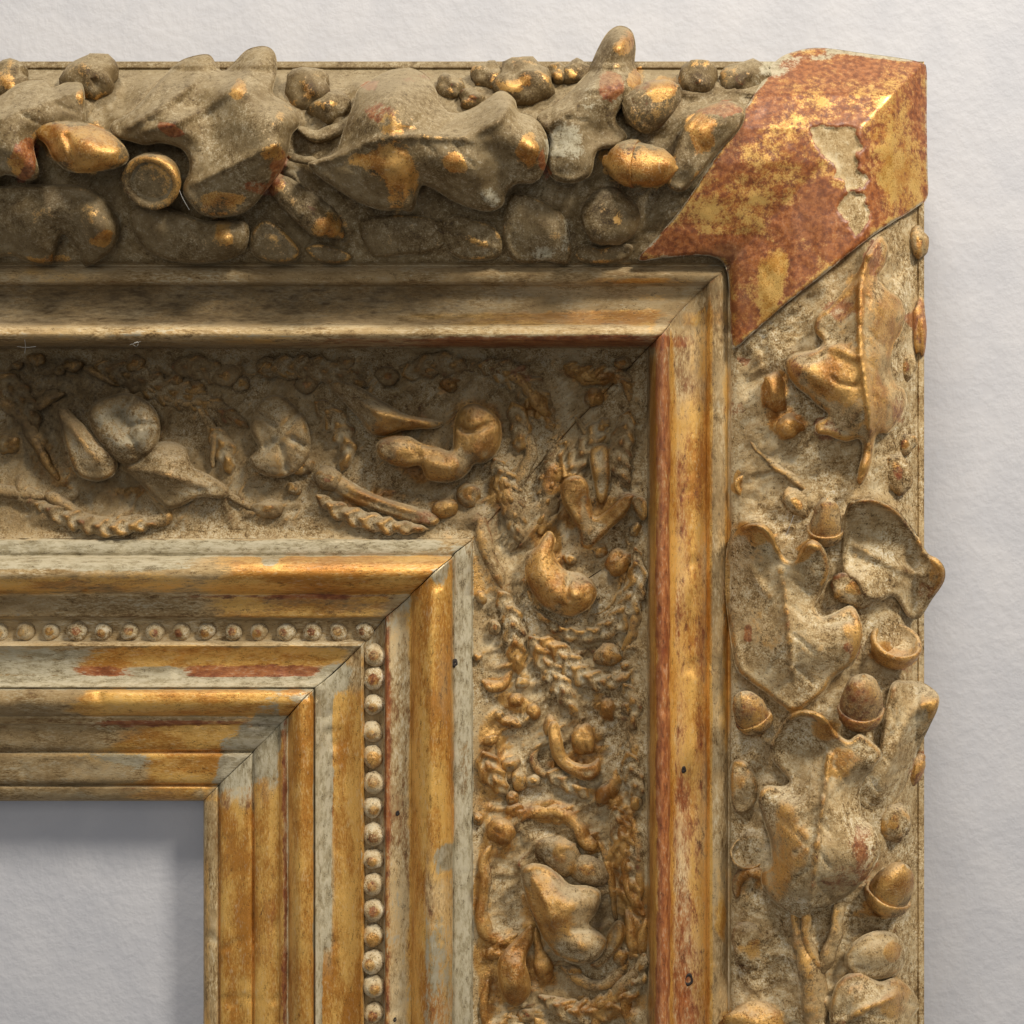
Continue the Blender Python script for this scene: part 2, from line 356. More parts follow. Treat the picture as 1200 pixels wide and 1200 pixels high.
def zat(x, y): return float(zprof(np.array([x], float), np.array([y], float))[0])
def tube(name, pts, mat=None, base=(.3, .1, 0, 0), flat=.85, step=3.0, rise=True, parent=ROOT, lump=.6, top_gold=.3, nsec=14, leaflets=None):
    """a scroll or stem: path of (x, y, height above bed, radius)"""
    p = np.asarray(pts, float)
    if rise: BUMPS.append(('path', spline(p, False, 6), float(np.clip(.8*p[:, 3].mean(), 3, 9)), 8., float(p[:, 3].mean())*.8))
    def one(p, nsec):
        q = spline(p, False, step); z = zprof(q[:, 0], q[:, 1])
        k = np.ones(9)/9; zz = np.convolve(np.pad(z, 4, 'edge'), k, 'valid')
        
        q[:, 0] += 3.0*fbm(q[:, 1]+70, q[:, 0], 16, 2); q[:, 1] += 3.0*fbm(q[:, 0], q[:, 1]+30, 16, 2)
        C = np.c_[q[:, 0], q[:, 1], zz+q[:, 2]*.75]; R = np.maximum(q[:, 3], .6)
        e = np.minimum(np.arange(len(R)), np.arange(len(R))[::-1])/(len(R)-1.); R = R*(.55+.45*np.clip(e*5, 0, 1)**.7)
        t = np.gradient(C, axis=0); t /= np.linalg.norm(t, axis=1)[:, None]+1e-9
        # rounded ends
        pre, post = [], []
        for a in (80, 55, 30): pre.append((C[0]-t[0]*R[0]*math.sin(math.radians(a)), R[0]*math.cos(math.radians(a)), t[0]))
        for a in (30, 55, 80): post.append((C[-1]+t[-1]*R[-1]*math.sin(math.radians(a)), R[-1]*math.cos(math.radians(a)), t[-1]))
        C = np.vstack([[a[0] for a in pre], C, [a[0] for a in post]]); R = np.r_[[a[1] for a in pre], R, [a[1] for a in post]]; t = np.vstack([[a[2] for a in pre], t, [a[2] for a in post]])
        side = np.cross(t, [0, 0, 1.]); side /= np.linalg.norm(side, axis=1)[:, None]+1e-9; up = np.cross(side, t)
        R = R*(1+.36*fbm(C[:, 0]*1.0, C[:, 1], 24, 2))
        th = np.arange(nsec)*2*math.pi/nsec
        V = C[:, None]+(R[:, None]*(1+.10*np.cos(3*th+.6)[None]))[..., None]*(np.cos(th)[None, :, None]*side[:, None]+flat*np.sin(th)[None, :, None]*up[:, None])
        V[..., 2] += (.4+.10*R[:, None])*2*fbm(V[..., 0]*1.3, V[..., 1]*1.3, 11, 2)
        nr = len(C); F = grid_faces(nr, nsec, True); F.append(list(range(nsec))[::-1]); F.append(list(range((nr-1)*nsec, nr*nsec)))
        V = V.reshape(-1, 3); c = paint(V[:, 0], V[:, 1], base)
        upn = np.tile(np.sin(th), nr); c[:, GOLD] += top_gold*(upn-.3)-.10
        return V, F, np.clip(c, 0, 1)
    def go():
        paths = [(p, nsec)]
        if leaflets:
            ln, gap, sides, curl = leaflets; q = spline(p, False, 9); t = np.gradient(q[:, :2], axis=0); t /= np.linalg.norm(t, axis=1)[:, None]+1e-9
            nn = np.c_[t[:, 1], -t[:, 0]]; u = np.linspace(0, 1, len(q))
            for sd in sides:                       # ribs that leave the stem one after another and curl over at their tips
                for k in range(1, 4):
                    u0 = .22*(k-1)+RNG.uniform(0, .08); u1 = min(1, u0+RNG.uniform(.45, .62)); m = (u >= u0) & (u <= u1)
                    if m.sum() < 4: continue
                    w = (u[m]-u0)/(u1-u0); off = sd*(ln*.46*np.sin(w*1.9)*(1.15-.18*k)+1.5*k*w)
                    qq = q[m].copy(); qq[:, :2] += nn[m]*off[:, None]; qq[:, 2] += 2.5*np.sin(w*math.pi)-1.5*w; qq[:, 3] = np.maximum(1.8, qq[:, 3]*(.75+.5*np.sin(w*2.6)))
                    tip = qq[-1].copy(); tip[:2] += t[m][-1]*4+sd*nn[m][-1]*5; qq = np.vstack([qq[::2], tip]); paths.append((qq, 10))
        Vs, Fs, Cs, off = [], [], [], 0
        for pp, ns in paths:
            V, F, c = one(np.asarray(pp, float), ns); Vs.append(V); Cs.append(c); Fs += [[k+off for k in f] for f in F]; off += len(V)
        V = np.vstack(Vs)
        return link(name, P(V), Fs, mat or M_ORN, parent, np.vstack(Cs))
    LATER.append(go)

def frond(pts, ln=22, gap=19, sides=(1, -1), base=(.10, .06, .05, 0), name='acanthus_leaf'):
    """a carved acanthus leaf along a curved midrib, its edge cut into lobes that lean to the tip"""
    base = (base[0]*.8+.06, base[1], base[2], base[3]); p = np.asarray(pts, float); q = spline(p[:, :2], False, 3.0); L = np.linalg.norm(np.diff(q, axis=0), axis=1).sum()
    t = np.gradient(q, axis=0); t /= np.linalg.norm(t, axis=1)[:, None]+1e-9; nn = np.c_[-t[:, 1], t[:, 0]]; u = np.linspace(0, 1, len(q))
    nl = max(3, int(round(L/19))); edge, vs = {}, []
    for sd in (1, -1):
        ph = RNG.uniform(-.1, .1); w = ln*(.86 if sd in sides else .42)*np.sin(math.pi*np.clip(u, .02, .98)**.75)**.6*(1+.25*fbm(q[:, 0], q[:, 1], 25, 2))
        fr = np.mod(u*nl+ph, 1.0); lob = .62+.42*np.sin(math.pi*fr)**.7
        edge[sd] = q+nn*(sd*w*lob)[:, None]+t*((w*lob)*.35)[:, None]
        for k in range(nl):
            m = np.argmin(abs(u-(k+.5-ph)/nl)); m0 = max(0, m-3)
            if 1 < m < len(q)-2: vs.append(([tuple(q[m0]), tuple((q[m0]+edge[sd][m])/2+t[m]*1.5), tuple(edge[sd][m])], 2.6, 2.6))
            m = np.argmin(abs(u-(k+1.-ph)/nl)); m0 = max(0, m-3)
            if 1 < m < len(q)-2: vs.append(([tuple(q[m0]), tuple(edge[sd][m])], 2.2, -2.6))
    out = np.vstack([edge[1][1:-1:2], [q[-1]+t[-1]*3], edge[-1][-2:0:-2], [q[0]]])
    vs.insert(0, ([tuple(x) for x in q[::4]], 3.2, 4.0))
    hh = RNG.uniform(6, 10)
    relief(name, [(x, y, hh+1.5*vn) for (x, y), vn in zip(out, RNG.uniform(-1, 1, len(out)))], [(x, y, hh+RNG.uniform(4, 9)) for x, y in q[3:-3:5]], base=base, veins=vs, step=2.8, roll=3.5, inset=3, lump=1.0, top_gold=.4, rim_gold=.15, rise=4.)
def blob(name, x, y, h, rx, ry, rz, rot=0., mat=None, base=(.2, .1, 0, 0), lump=.20, rise=True, parent=ROOT, top_gold=.2, nu=20, nv=14, hollow=0.):
    if rise: BUMPS.append(('path', np.array([(x-.3*rx, y), (x+.3*rx, y)], float), min(8., .35*rz), 7., .75*min(rx, ry)))
    def go():
        th = np.linspace(0, math.pi, nv); ph = np.arange(nu)*2*math.pi/nu
        sx = np.sin(th)[:, None]*np.cos(ph)[None]; sy = np.sin(th)[:, None]*np.sin(ph)[None]; sz = np.repeat(np.cos(th)[:, None], nu, 1)
        f = 1+lump*2*fbm((sx*1.6+x*.13)*10, (sy*1.6+sz+y*.17)*10, 10, 2)
        if hollow: sz = sz-hollow*np.exp(-((sx**2+sy**2)/.25))*(sz > 0)
        a = math.radians(rot); X = sx*rx*f; Y = sy*ry*f; Z = sz*rz*f
        V = np.stack([x+X*math.cos(a)+Y*math.sin(a), y-X*math.sin(a)+Y*math.cos(a), zat(x, y)+h+Z], -1).reshape(-1, 3)
        F = grid_faces(nv, nu, True)
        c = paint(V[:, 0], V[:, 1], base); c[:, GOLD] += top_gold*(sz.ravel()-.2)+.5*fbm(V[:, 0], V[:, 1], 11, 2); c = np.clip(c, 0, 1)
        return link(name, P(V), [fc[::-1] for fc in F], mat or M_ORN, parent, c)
    LATER.append(go)

def lathe(name, org, ax, prof, mat, base, parent=ROOT, lump=.5, nseg=24, wear_z=.22, z_ref=None):
    """revolve (along, radius) about the axis ax from org (drawing units)"""
    ax = np.asarray(ax, float); ax /= np.linalg.norm(ax); u = np.cross(ax, [0, 0, 1.]) if abs(ax[2]) < .95 else np.cross(ax, [0, 1., 0]); u /= np.linalg.norm(u); w = np.cross(ax, u)
    pr = np.asarray(prof, float); ph = np.arange(nseg)*2*math.pi/nseg
    V = np.asarray(org)[None, None]+pr[:, 0][:, None, None]*ax+pr[:, 1][:, None, None]*(np.cos(ph)[None, :, None]*u+np.sin(ph)[None, :, None]*w)
    nrm = np.cos(ph)[None, :, None]*u+np.sin(ph)[None, :, None]*w
    V = V+nrm*(lump*2*fbm(V[..., 0]+V[..., 2], V[..., 1]*1.1+V[..., 2]*.6, 12, 2))[..., None]*np.minimum(1, pr[:, 1]/5)[:, None, None]
    F = grid_faces(len(pr), nseg, True)
    nz = (nrm[..., 2]*1.0+np.zeros((len(pr), nseg))).ravel()
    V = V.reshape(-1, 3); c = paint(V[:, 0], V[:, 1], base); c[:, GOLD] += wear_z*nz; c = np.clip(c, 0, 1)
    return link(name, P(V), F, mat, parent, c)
def arc(r, a0, a1, n, cx=0., sx=1.): return [(cx+sx*r*math.sin(math.radians(a)), r*math.cos(math.radians(a))) for a in np.linspace(a0, a1, n)]
def acorn(x, y, h, R, Ln, ang, tilt=25, mat=None, nut=(.75, .3, 0, 0), cup=(.35, .15, 0, 0), cupL=.75, cup_r=1.13):
    nut = (nut[0]*.36, nut[1]*.8, nut[2]+.16, 0.06); cup = (cup[0]*.4, cup[1], cup[2]+.12, 0)
    """(x, y) is where nut meets cup; ang = way the tip points (0 right, 90 up), tilt = towards the viewer"""
    BUMPS.append(('path', np.array([(x-4, y), (x+4, y)], float), 7., 8., R*.9))
    def go():
        a, t = math.radians(ang), math.radians(tilt); ax = np.array([math.cos(a)*math.cos(t), -math.sin(a)*math.cos(t), math.sin(t)])
        o = np.array([x, y, zat(x, y)+h])
        k = Ln/R
        pr = [(-.35*R, R*.90), (0, R*.98)]+[(k*R*math.sin(math.radians(q)), R*math.cos(math.radians(q))**.85) for q in (12, 26, 40, 54, 66, 76, 84)]+[(k*R*1.03, R*.10), (k*R*1.06, R*.02)]
        n = lathe('acorn', o, ax, pr, mat or M_ORN, nut, lump=2.2)
        rr = R*cup_r; cl = cupL*R*1.25
        cp = [(-cl-.20*R, rr*.10), (-cl-.12*R, rr*.26)]+[(-cl*math.cos(math.radians(q)), rr*math.sin(math.radians(q))) for q in (18, 34, 50, 66, 80)]+[(R*.10, rr*1.0), (R*.17, rr*.95), (R*.12, R*.90), (-.2*R, R*.80)]
        lathe('acorn_cup', o, ax, cp, mat or M_ORN, cup, parent=n, lump=2.0)
    LATER.append(go)
def empty_cup(x, y, h, R, ang, tilt, depth=.55, mat=None, base=(.5, .1, .1, 0), wall=.24, length=1.1):
    BUMPS.append(('path', np.array([(x-4, y), (x+4, y)], float), 9., 9., R*.8))
    def go():
        a, t = math.radians(ang), math.radians(tilt); ax = np.array([math.cos(a)*math.cos(t), -math.sin(a)*math.cos(t), math.sin(t)])
        o = np.array([x, y, zat(x, y)+h])
        pr = [(-length*R*math.cos(math.radians(q)), R*math.sin(math.radians(q))**.7) for q in (4, 20, 38, 56, 72, 84)]+[(0, R), (.09*R, R*.95), (.11*R, R*.87), (.03*R, R*(1-wall)), (-.2*R, R*(1-wall)*.93), (-depth*R*.8, R*(1-wall)*.75), (-depth*R, R*.35), (-depth*R, R*.02)]
        lathe('empty_acorn_cup', o, ax, pr, mat or M_ORN, base, lump=1.1, nseg=28)
    LATER.append(go)

def leaf(name, pts, rh, ctrl=(), **kw):
    hs = 1.0 if 'abs_h' in kw else 1.3 if pts[0][0] < 845 and pts[0][1] > 330 else 1.35
    vs = [(a, b, c*1.25) for a, b, c in kw.get('veins', ())]
    if name == 'oak_leaf' and vs:                        # side veins off the midrib, cut into the leaf
        q = spline(vs[0][0], False, 9); t = np.gradient(q, axis=0); t /= np.linalg.norm(t, axis=1)[:, None]+1e-9
        for i in range(1, len(q)-1, 2):
            sd = 1 if (i//2) % 2 else -1; dr = t[i]*.75+sd*np.array([-t[i][1], t[i][0]]); L = RNG.uniform(20, 36)
            vs.append(([tuple(q[i]), tuple(q[i]+dr*L*.5+t[i]*1.), tuple(q[i]+dr*L*.9+t[i]*L*.25)], 1.9, -2.6))
    kw['veins'] = vs
    relief(name, [(p[0], p[1], (p[2] if len(p) > 2 else rh)*hs) for p in pts], [(a, b, c*hs) for a, b, c in ctrl], **kw)

# ------------------------------------------------------------------ wear: where gilding, bole, pale paint and grime are, with painted shade
SPOTS += [  # leaves of the top rail
 (452, 193, 36, 24, GOLD, .75), (470, 220, 22, 28, GOLD, .6), (535, 195, 15, 18, GOLD, .7), (415, 190, 30, 10, GOLD, .4), (620, 178, 14, 22, GOLD, .75), (637, 195, 6, 22, BOLE, .9),
 (440, 130, 22, 14, BOLE, .55), (468, 150, 26, 10, GOLD, .4), (440, 102, 10, 8, BOLE, .8), (488, 92, 20, 8, BOLE, .4), (60, 165, 34, 22, GOLD, .6), (105, 176, 36, 24, GOLD, .7), (112, 168, 16, 8, BOLE, .9), (65, 152, 16, 8, BOLE, .7), (28, 188, 14, 22, BOLE, .9), (20, 190, 10, 8, GOLD, .6),
 (200, 153, 14, 8, BOLE, .8), (325, 195, 10, 26, BOLE, .7), (305, 215, 30, 10, BOLE, .6), (265, 238, 34, 13, GOLD, .7), (318, 182, 18, 10, GOLD, .4), (282, 108, 9, 12, GOLD, .6), (92, 112, 6, 14, GOLD, .5), (118, 280, 12, 10, GOLD, .7), (60, 300, 20, 6, GOLD, .5), (266, 268, 12, 18, GOLD, .4), (385, 262, 26, 14, GOLD, .4), (317, 62, 12, 8, GOLD, .35), (338, 128, 14, 10, GOLD, .3),
 (715, 100, 18, 20, BOLE, .75), (742, 92, 8, 16, GOLD, .8), (735, 45, 9, 12, GOLD, .5), (775, 105, 18, 12, GOLD, .7), (765, 102, 16, 10, BOLE, .5), (720, 200, 20, 24, GOLD, .7), (766, 197, 24, 22, GOLD, .9), (820, 152, 18, 26, GOLD, .7), (842, 125, 22, 7, BOLE, .8), (610, 75, 20, 8, GOLD, .25), (690, 110, 10, 40, PALE, .3), (665, 170, 30, 22, PALE, .55), (665, 262, 12, 22, PALE, .45), (640, 290, 20, 10, PALE, .4), (580, 228, 14, 12, PALE, .5),
 # leaves of the side rail
 (1005, 330, 26, 30, GOLD, .35), (1018, 300, 12, 20, BOLE, .7), (985, 360, 30, 10, BOLE, .5), (985, 440, 30, 30, GOLD, .6), (1045, 380, 18, 34, GOLD, .4), (930, 430, 12, 14, BOLE, .7), (965, 505, 16, 12, BOLE, .5), (1050, 480, 10, 20, BOLE, .35), (1077, 385, 8, 30, BOLE, .8), (1028, 470, 12, 40, GOLD, .45), (907, 460, 16, 28, GOLD, .9), (900, 455, 8, 16, BOLE, .4), (925, 498, 20, 16, GOLD, .9), (868, 418, 14, 8, BOLE, .7), (868, 565, 6, 10, GOLD, .6), (862, 476, 14, 10, BOLE, .5),
 (890, 622, 26, 10, GOLD, .5), (950, 645, 14, 10, GOLD, .6), (885, 660, 18, 26, GOLD, .2), (890, 730, 30, 40, GOLD, .22), (880, 737, 6, 10, BOLE, .7), (1000, 730, 10, 24, GOLD, .3), (997, 755, 8, 12, BOLE, .5), (1040, 590, 40, 10, GOLD, .25), (1098, 672, 9, 22, GOLD, .45), (1085, 690, 14, 10, BOLE, .4), (1040, 768, 30, 16, GOLD, .75), (1060, 780, 16, 8, BOLE, .4),
 (940, 838, 30, 6, GOLD, .4), (975, 860, 18, 14, GOLD, .6), (962, 845, 14, 8, BOLE, .5), (985, 895, 20, 16, GOLD, .55), (922, 985, 22, 46, GOLD, .35), (910, 1035, 14, 20, GOLD, .4), (1012, 995, 16, 34, BOLE, .5), (985, 1030, 40, 14, BOLE, .35), (1090, 825, 10, 12, GOLD, .4), (1073, 897, 8, 18, BOLE, .7), (1050, 1028, 24, 20, GOLD, .8), (1020, 1068, 24, 14, GOLD, .6), (1050, 1117, 12, 12, GOLD, .8), (1050, 1165, 16, 30, GOLD, .35), (990, 1150, 20, 14, GOLD, .3), (885, 1190, 36, 14, GOLD, .5), (880, 1035, 16, 20, GOLD, .45), (850, 1080, 6, 26, GOLD, .6), (866, 908, 8, 16, GOLD, .4),
 # scroll panels
 (470, 500, 36, 12, GOLD, .6), (495, 545, 34, 22, GOLD, .65), (560, 500, 30, 28, GOLD, .6), (428, 585, 34, 10, GOLD, .55), (505, 608, 20, 8, BOLE, .4), (520, 595, 16, 12, GOLD, .4), (630, 475, 16, 14, GOLD, .9), (605, 440, 18, 8, BOLE, .5), (690, 440, 30, 12, GOLD, .6), (697, 466, 12, 10, GOLD, .6), (585, 575, 16, 24, GOLD, .4), (530, 450, 10, 10, GOLD, .6), (668, 590, 14, 26, GOLD, .7), (712, 600, 24, 14, GOLD, .55), (640, 660, 22, 50, GOLD, .7), (672, 700, 30, 20, GOLD, .5), (728, 660, 14, 18, GOLD, .4), (650, 560, 20, 14, GOLD, .5), (575, 600, 14, 40, BOLE, .25), (605, 765, 16, 20, GOLD, .4), (585, 800, 16, 10, GOLD, .6), (605, 825, 22, 16, GOLD, .5), (645, 760, 20, 14, GOLD, .5), (685, 870, 20, 30, GOLD, .55), (660, 895, 24, 14, GOLD, .5), (712, 828, 12, 16, GOLD, .45), (710, 928, 18, 14, GOLD, .5),
 (575, 900, 22, 60, GOLD, .45), (575, 1150, 16, 60, GOLD, .55), (640, 955, 50, 12, GOLD, .6), (585, 985, 22, 22, GOLD, .6), (566, 1045, 8, 50, GOLD, .6), (640, 1060, 30, 50, GOLD, .45), (600, 1130, 24, 44, GOLD, .65), (637, 1140, 18, 22, GOLD, .5), (730, 1000, 16, 70, GOLD, .5), (745, 1075, 20, 40, GOLD, .5), (700, 1178, 60, 12, GOLD, .5), (690, 985, 16, 16, GOLD, .6), (655, 1000, 24, 18, GRIME_SHADE, .3),
 (140, 500, 40, 30, PALE, .35), (70, 460, 60, 40, GRIME_SHADE, .45), (120, 450, 40, 20, GRIME_SHADE, .5), (40, 500, 40, 60, GRIME_SHADE, .35), (90, 590, 50, 14, GRIME_SHADE, .2), (140, 570, 40, 14, GRIME_SHADE, .25), (60, 545, 30, 30, GOLD, .3), (150, 575, 30, 10, GOLD, .4), (715, 1078, 20, 24, GRIME_SHADE, .6),  # dark spots paint the shade in the flower hollows
 # ribbon
 (1045, 150, 30, 70, GOLD, .30), (1060, 210, 30, 36, GOLD, .35), (930, 190, 60, 50, GOLD, .22), (855, 245, 50, 40, GOLD, .22), (905, 325, 16, 46, GOLD, .75), (960, 110, 50, 30, GOLD, .12), (960, 250, 40, 30, GOLD, -.35), (870, 290, 40, 18, GOLD, -.4), (990, 300, 30, 20, GOLD, -.2), (810, 290, 60, 14, GOLD, -.35), (900, 95, 24, 20, PALE, .3), (915, 75, 30, 16, PALE, .55), (1010, 64, 80, 7, PALE, .5), (850, 300, 30, 16, GRIME_SHADE, .35),  # the mitre valley is painted darker
 (835, 318, 46, 26, GRIME_SHADE, .25)]
RECTS += [  # mouldings of the top rail: x0, x1, y0, y1, softness
 (620, 800, 364, 381, (120, 4), GOLD, .75), (420, 700, 366, 381, (120, 4), GOLD, .3), (640, 800, 333, 352, (120, 4), GOLD, .45), (690, 812, 326, 332, (60, 3), GOLD, .8), (560, 760, 394, 407, (80, 3), BOLE, 1.), (380, 600, 396, 407, (120, 3), BOLE, .5), (-400, 760, 334, 382, (300, 6), GRIME_SHADE, .85), (-400, 480, 334, 378, (300, 6), GRIME_SHADE, .2), (-400, 760, 308, 334, (200, 6), GRIME_SHADE, .4), (-400, 300, 394, 410, (200, 4), GRIME_SHADE, .35), (-400, 770, 405, 625, (200, 30), GRIME_SHADE, .5), (555, 765, 600, 1600, (20, 100), GRIME_SHADE, .12), (-400, 740, 381, 396, (60, 3), PALE, .25), (-400, 700, 408, 470, (200, 60), GRIME_SHADE, .22),  # dark bands: grime plus painted shade on cavetto, lip and top panel
 (-400, 520, 632, 652, (40, 3), PALE, .75), (-400, 250, 650, 668, (90, 5), PALE, .72), (-400, 250, 668, 684, (140, 5), PALE, .2), (255, 560, 651, 697, (40, 3), GOLD, .75), (-400, 255, 676, 697, (120, 6), GOLD, .45), (300, 480, 656, 664, (60, 4), PALE, .25), (330, 480, 658, 678, (90, 6), BOLE, .3),
 (232, 470, 699, 724, (30, 3), GOLD, .62), (-400, 232, 699, 724, (60, 3), GRIME_SHADE, .42), (-400, 230, 699, 724, (60, 3), PALE, .22), (215, 440, 696, 702, (60, 2), BOLE, .5), (105, 420, 758, 782, (30, 5), GOLD, .8), (218, 365, 778, 794, (26, 4), BOLE, 1.2), (218, 365, 779, 794, (26, 4), GOLD, -.9), (105, 150, 781, 792, (22, 4), BOLE, 1.2), (-400, 120, 758, 794, (40, 4), PALE, .62), (150, 215, 782, 796, (26, 4), PALE, .85), (-400, 390, 793, 808, (60, 3), PALE, .95),
 (84, 400, 808, 839, (16, 3), GOLD, .95), (-400, 84, 808, 839, (30, 3), GRIME_SHADE, .42), (-400, 84, 808, 839, (30, 3), PALE, .3), (105, 330, 845, 850, (30, 2), BOLE, .8), (150, 315, 850, 880, (26, 3), GOLD, .85), (-400, 150, 850, 938, (60, 3), GRIME_SHADE, .48), (-400, 140, 850, 938, (60, 3), PALE, .22), (165, 258, 881, 918, (24, 3), GOLD, .82), (130, 190, 884, 905, (24, 5), PALE, .5), (255, 300, 881, 920, (16, 5), PALE, .45), (290, 340, 840, 880, (16, 5), PALE, .5), (150, 250, 920, 938, (30, 3), GOLD, .55), (120, 260, 915, 921, (30, 2), GOLD, .5),
 # mouldings of the side rail
 (761, 769, 400, 1600, (2, 60), GOLD, .8), (768, 786, 420, 1600, (3, 60), BOLE, .75), (770, 778, 430, 1050, (4, 60), PALE, .2), (785, 790, 385, 1600, (2, 20), GOLD, .8), (788, 812, 520, 1600, (8, 120), GOLD, .28), (808, 830, 470, 1600, (5, 100), GOLD, .42), (788, 826, 440, 1600, (8, 120), BOLE, .42), (829, 834, 360, 1600, (2, 30), GOLD, .9), (834, 856, 330, 1600, (4, 40), GRIME_SHADE, .15), (849, 855, 420, 900, (2, 80), GOLD, .5),
 (480, 496, 700, 1600, (4, 30), GOLD, 1.0), (492, 531, 655, 1010, (5, 40), GOLD, .72), (496, 531, 1010, 1600, (5, 40), PALE, .42), (482, 531, 1010, 1600, (5, 40), GOLD, .35), (482, 531, 1010, 1600, (5, 40), BOLE, .15), (496, 528, 650, 690, (8, 20), PALE, .3), (531, 555, 640, 1600, (3, 20), PALE, .75), (450, 483, 700, 1600, (2, 20), PALE, .2), (450, 483, 700, 1600, (2, 20), BOLE, .15), (450, 456, 740, 1600, (2, 20), BOLE, .5),
 (391, 426, 815, 1600, (6, 30), GOLD, .82), (368, 389, 800, 1120, (6, 30), PALE, 1.1), (368, 378, 1100, 1600, (4, 30), PALE, 1.1), (376, 392, 1120, 1600, (5, 60), GOLD, .8), (384, 420, 780, 815, (6, 16), PALE, .5), (380, 396, 900, 960, (6, 30), BOLE, .4), (338, 369, 818, 1600, (2, 14), GOLD, 1.0), (338, 369, 1080, 1600, (2, 60), GRIME_SHADE, .2), (330, 337, 840, 1600, (2, 20), BOLE, .5), (326, 332, 840, 1600, (2, 20), GOLD, .5),
 (297, 328, 925, 1600, (3, 24), GOLD, .72), (297, 328, 800, 925, (3, 24), PALE, .5), (312, 328, 930, 1600, (4, 60), BOLE, .25), (257, 297, 934, 1600, (2, 10), GOLD, .88), (257, 297, 860, 934, (2, 10), PALE, .45), (257, 297, 860, 934, (2, 10), BOLE, .3), (284, 297, 960, 1600, (4, 60), PALE, .25), (238, 258, 900, 1600, (2, 20), GOLD, .40), (238, 246, 1000, 1600, (2, 20), GOLD, .4), (246, 258, 900, 1600, (3, 20), PALE, .2)]
SPOTS += [(318, 660, 18, 6, PALE, .5), (340, 815, 26, 7, PALE, .35), (310, 828, 20, 8, BOLE, .3), (520, 1000, 12, 20, PALE, .5)]

# ------------------------------------------------------------------ ornaments of the top rail
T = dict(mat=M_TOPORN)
leaf('oak_leaf', [(-30, 125), (0, 112), (25, 96), (50, 93), (62, 102), (78, 96), (96, 98), (100, 125), (98, 150), (75, 152), (52, 160), (40, 172), (46, 205), (30, 212), (8, 205), (-30, 212)], 26, [(0, 150, 52), (40, 130, 48), (80, 115, 40), (96, 110, 42), (25, 180, 52), (40, 200, 42)], veins=[([(0, 140), (60, 118), (96, 104)], 6, 5)], base=(.0, .0, 0, 0), **T)
leaf('oak_leaf', [(-30, 225), (10, 218), (60, 215), (100, 218), (125, 235), (138, 258), (137, 285), (120, 303), (100, 312), (92, 296), (75, 275), (66, 290), (60, 310), (35, 308), (10, 300), (-30, 305)], 12, [(20, 250, 26), (60, 250, 30), (105, 250, 34), (122, 275, 36), (50, 290, 24), (82, 268, 18)], base=(.1, .1, 0, .25), **T)
leaf('oak_leaf', [(130, 145), (150, 132), (165, 118), (185, 95), (207, 74), (225, 66), (245, 64), (254, 76), (262, 82), (275, 72), (290, 58), (310, 54), (322, 62), (325, 84), (320, 108), (330, 116), (346, 128), (352, 145), (342, 158), (338, 178), (330, 200), (310, 226), (292, 246), (268, 254), (240, 253), (224, 240), (214, 222), (222, 196), (214, 176), (190, 168), (170, 170), (150, 165), (132, 160)], 32,
     [(160, 140, 40), (200, 105, 44), (235, 80, 48), (250, 100, 46), (280, 100, 60), (305, 72, 56), (318, 95, 46), (300, 130, 58), (328, 140, 66), (312, 150, 62), (240, 140, 30), (232, 125, 30), (200, 150, 52), (222, 160, 46), (250, 165, 32), (262, 190, 44), (300, 185, 56), (330, 175, 62), (305, 205, 50), (260, 225, 44)],
     veins=[([(150, 150), (200, 118), (232, 92)], 5, 7), ([(170, 155), (215, 140), (250, 120), (285, 92), (306, 68)], 6, 6), ([(230, 215), (270, 195), (335, 165)], 5, 5)], base=(.0, .0, .05, 0), roll=6.5, **T)
leaf('oak_leaf', [(150, 250), (170, 240), (200, 244), (240, 258), (275, 258), (290, 262), (292, 280), (284, 297), (262, 306), (225, 309), (190, 303), (164, 286)], 12, [(185, 270, 26), (225, 280, 28), (265, 278, 38), (272, 290, 32)], base=(.1, .05, 0, .2), **T)
leaf('oak_leaf', [(361, 191), (377, 184), (393, 178), (403, 150), (414, 122), (419, 105), (436, 92), (452, 83), (480, 79), (502, 90), (514, 112), (522, 128), (540, 131), (558, 124), (575, 112), (589, 106), (603, 116), (608, 130), (624, 136), (638, 152), (643, 176), (636, 204), (624, 215), (606, 216), (594, 226), (590, 240), (576, 248), (554, 245), (531, 236), (508, 222), (494, 218), (489, 232), (483, 248), (468, 246), (449, 247), (421, 238), (393, 221), (370, 204)], 30,
     [(385, 188, 34), (420, 176, 52), (455, 166, 64), (490, 160, 66), (430, 130, 58), (455, 108, 62), (485, 110, 58), (500, 135, 52), (530, 150, 48), (560, 150, 54), (590, 135, 62), (596, 120, 58), (610, 155, 56), (630, 175, 60), (600, 185, 44), (560, 180, 54), (532, 192, 60), (575, 222, 40), (520, 205, 48), (470, 205, 58), (460, 230, 44), (420, 212, 44), (570, 235, 44), (478, 238, 48)],
     veins=[([(365, 192), (400, 182), (440, 165), (500, 160), (560, 165)], 5, 6), ([(460, 165), (462, 130), (465, 95)], 8, 4), ([(545, 160), (585, 140), (598, 118)], 6, 5)], base=(.04, .02, .04, 0), roll=6.5, **T)
leaf('oak_leaf', [(596, 232), (612, 226), (640, 236), (660, 252), (668, 275), (670, 300), (662, 312), (640, 306), (615, 310), (596, 300), (588, 270)], 7, [(620, 260, 14), (650, 275, 18), (620, 290, 10)], base=(.05, 0, .15, 0), **T)
leaf('oak_leaf', [(420, 262), (445, 252), (480, 250), (515, 258), (522, 280), (505, 296), (470, 300), (435, 300)], 4, [(460, 275, 12), (500, 278, 11)], base=(.05, 0, .05, .12), **T)
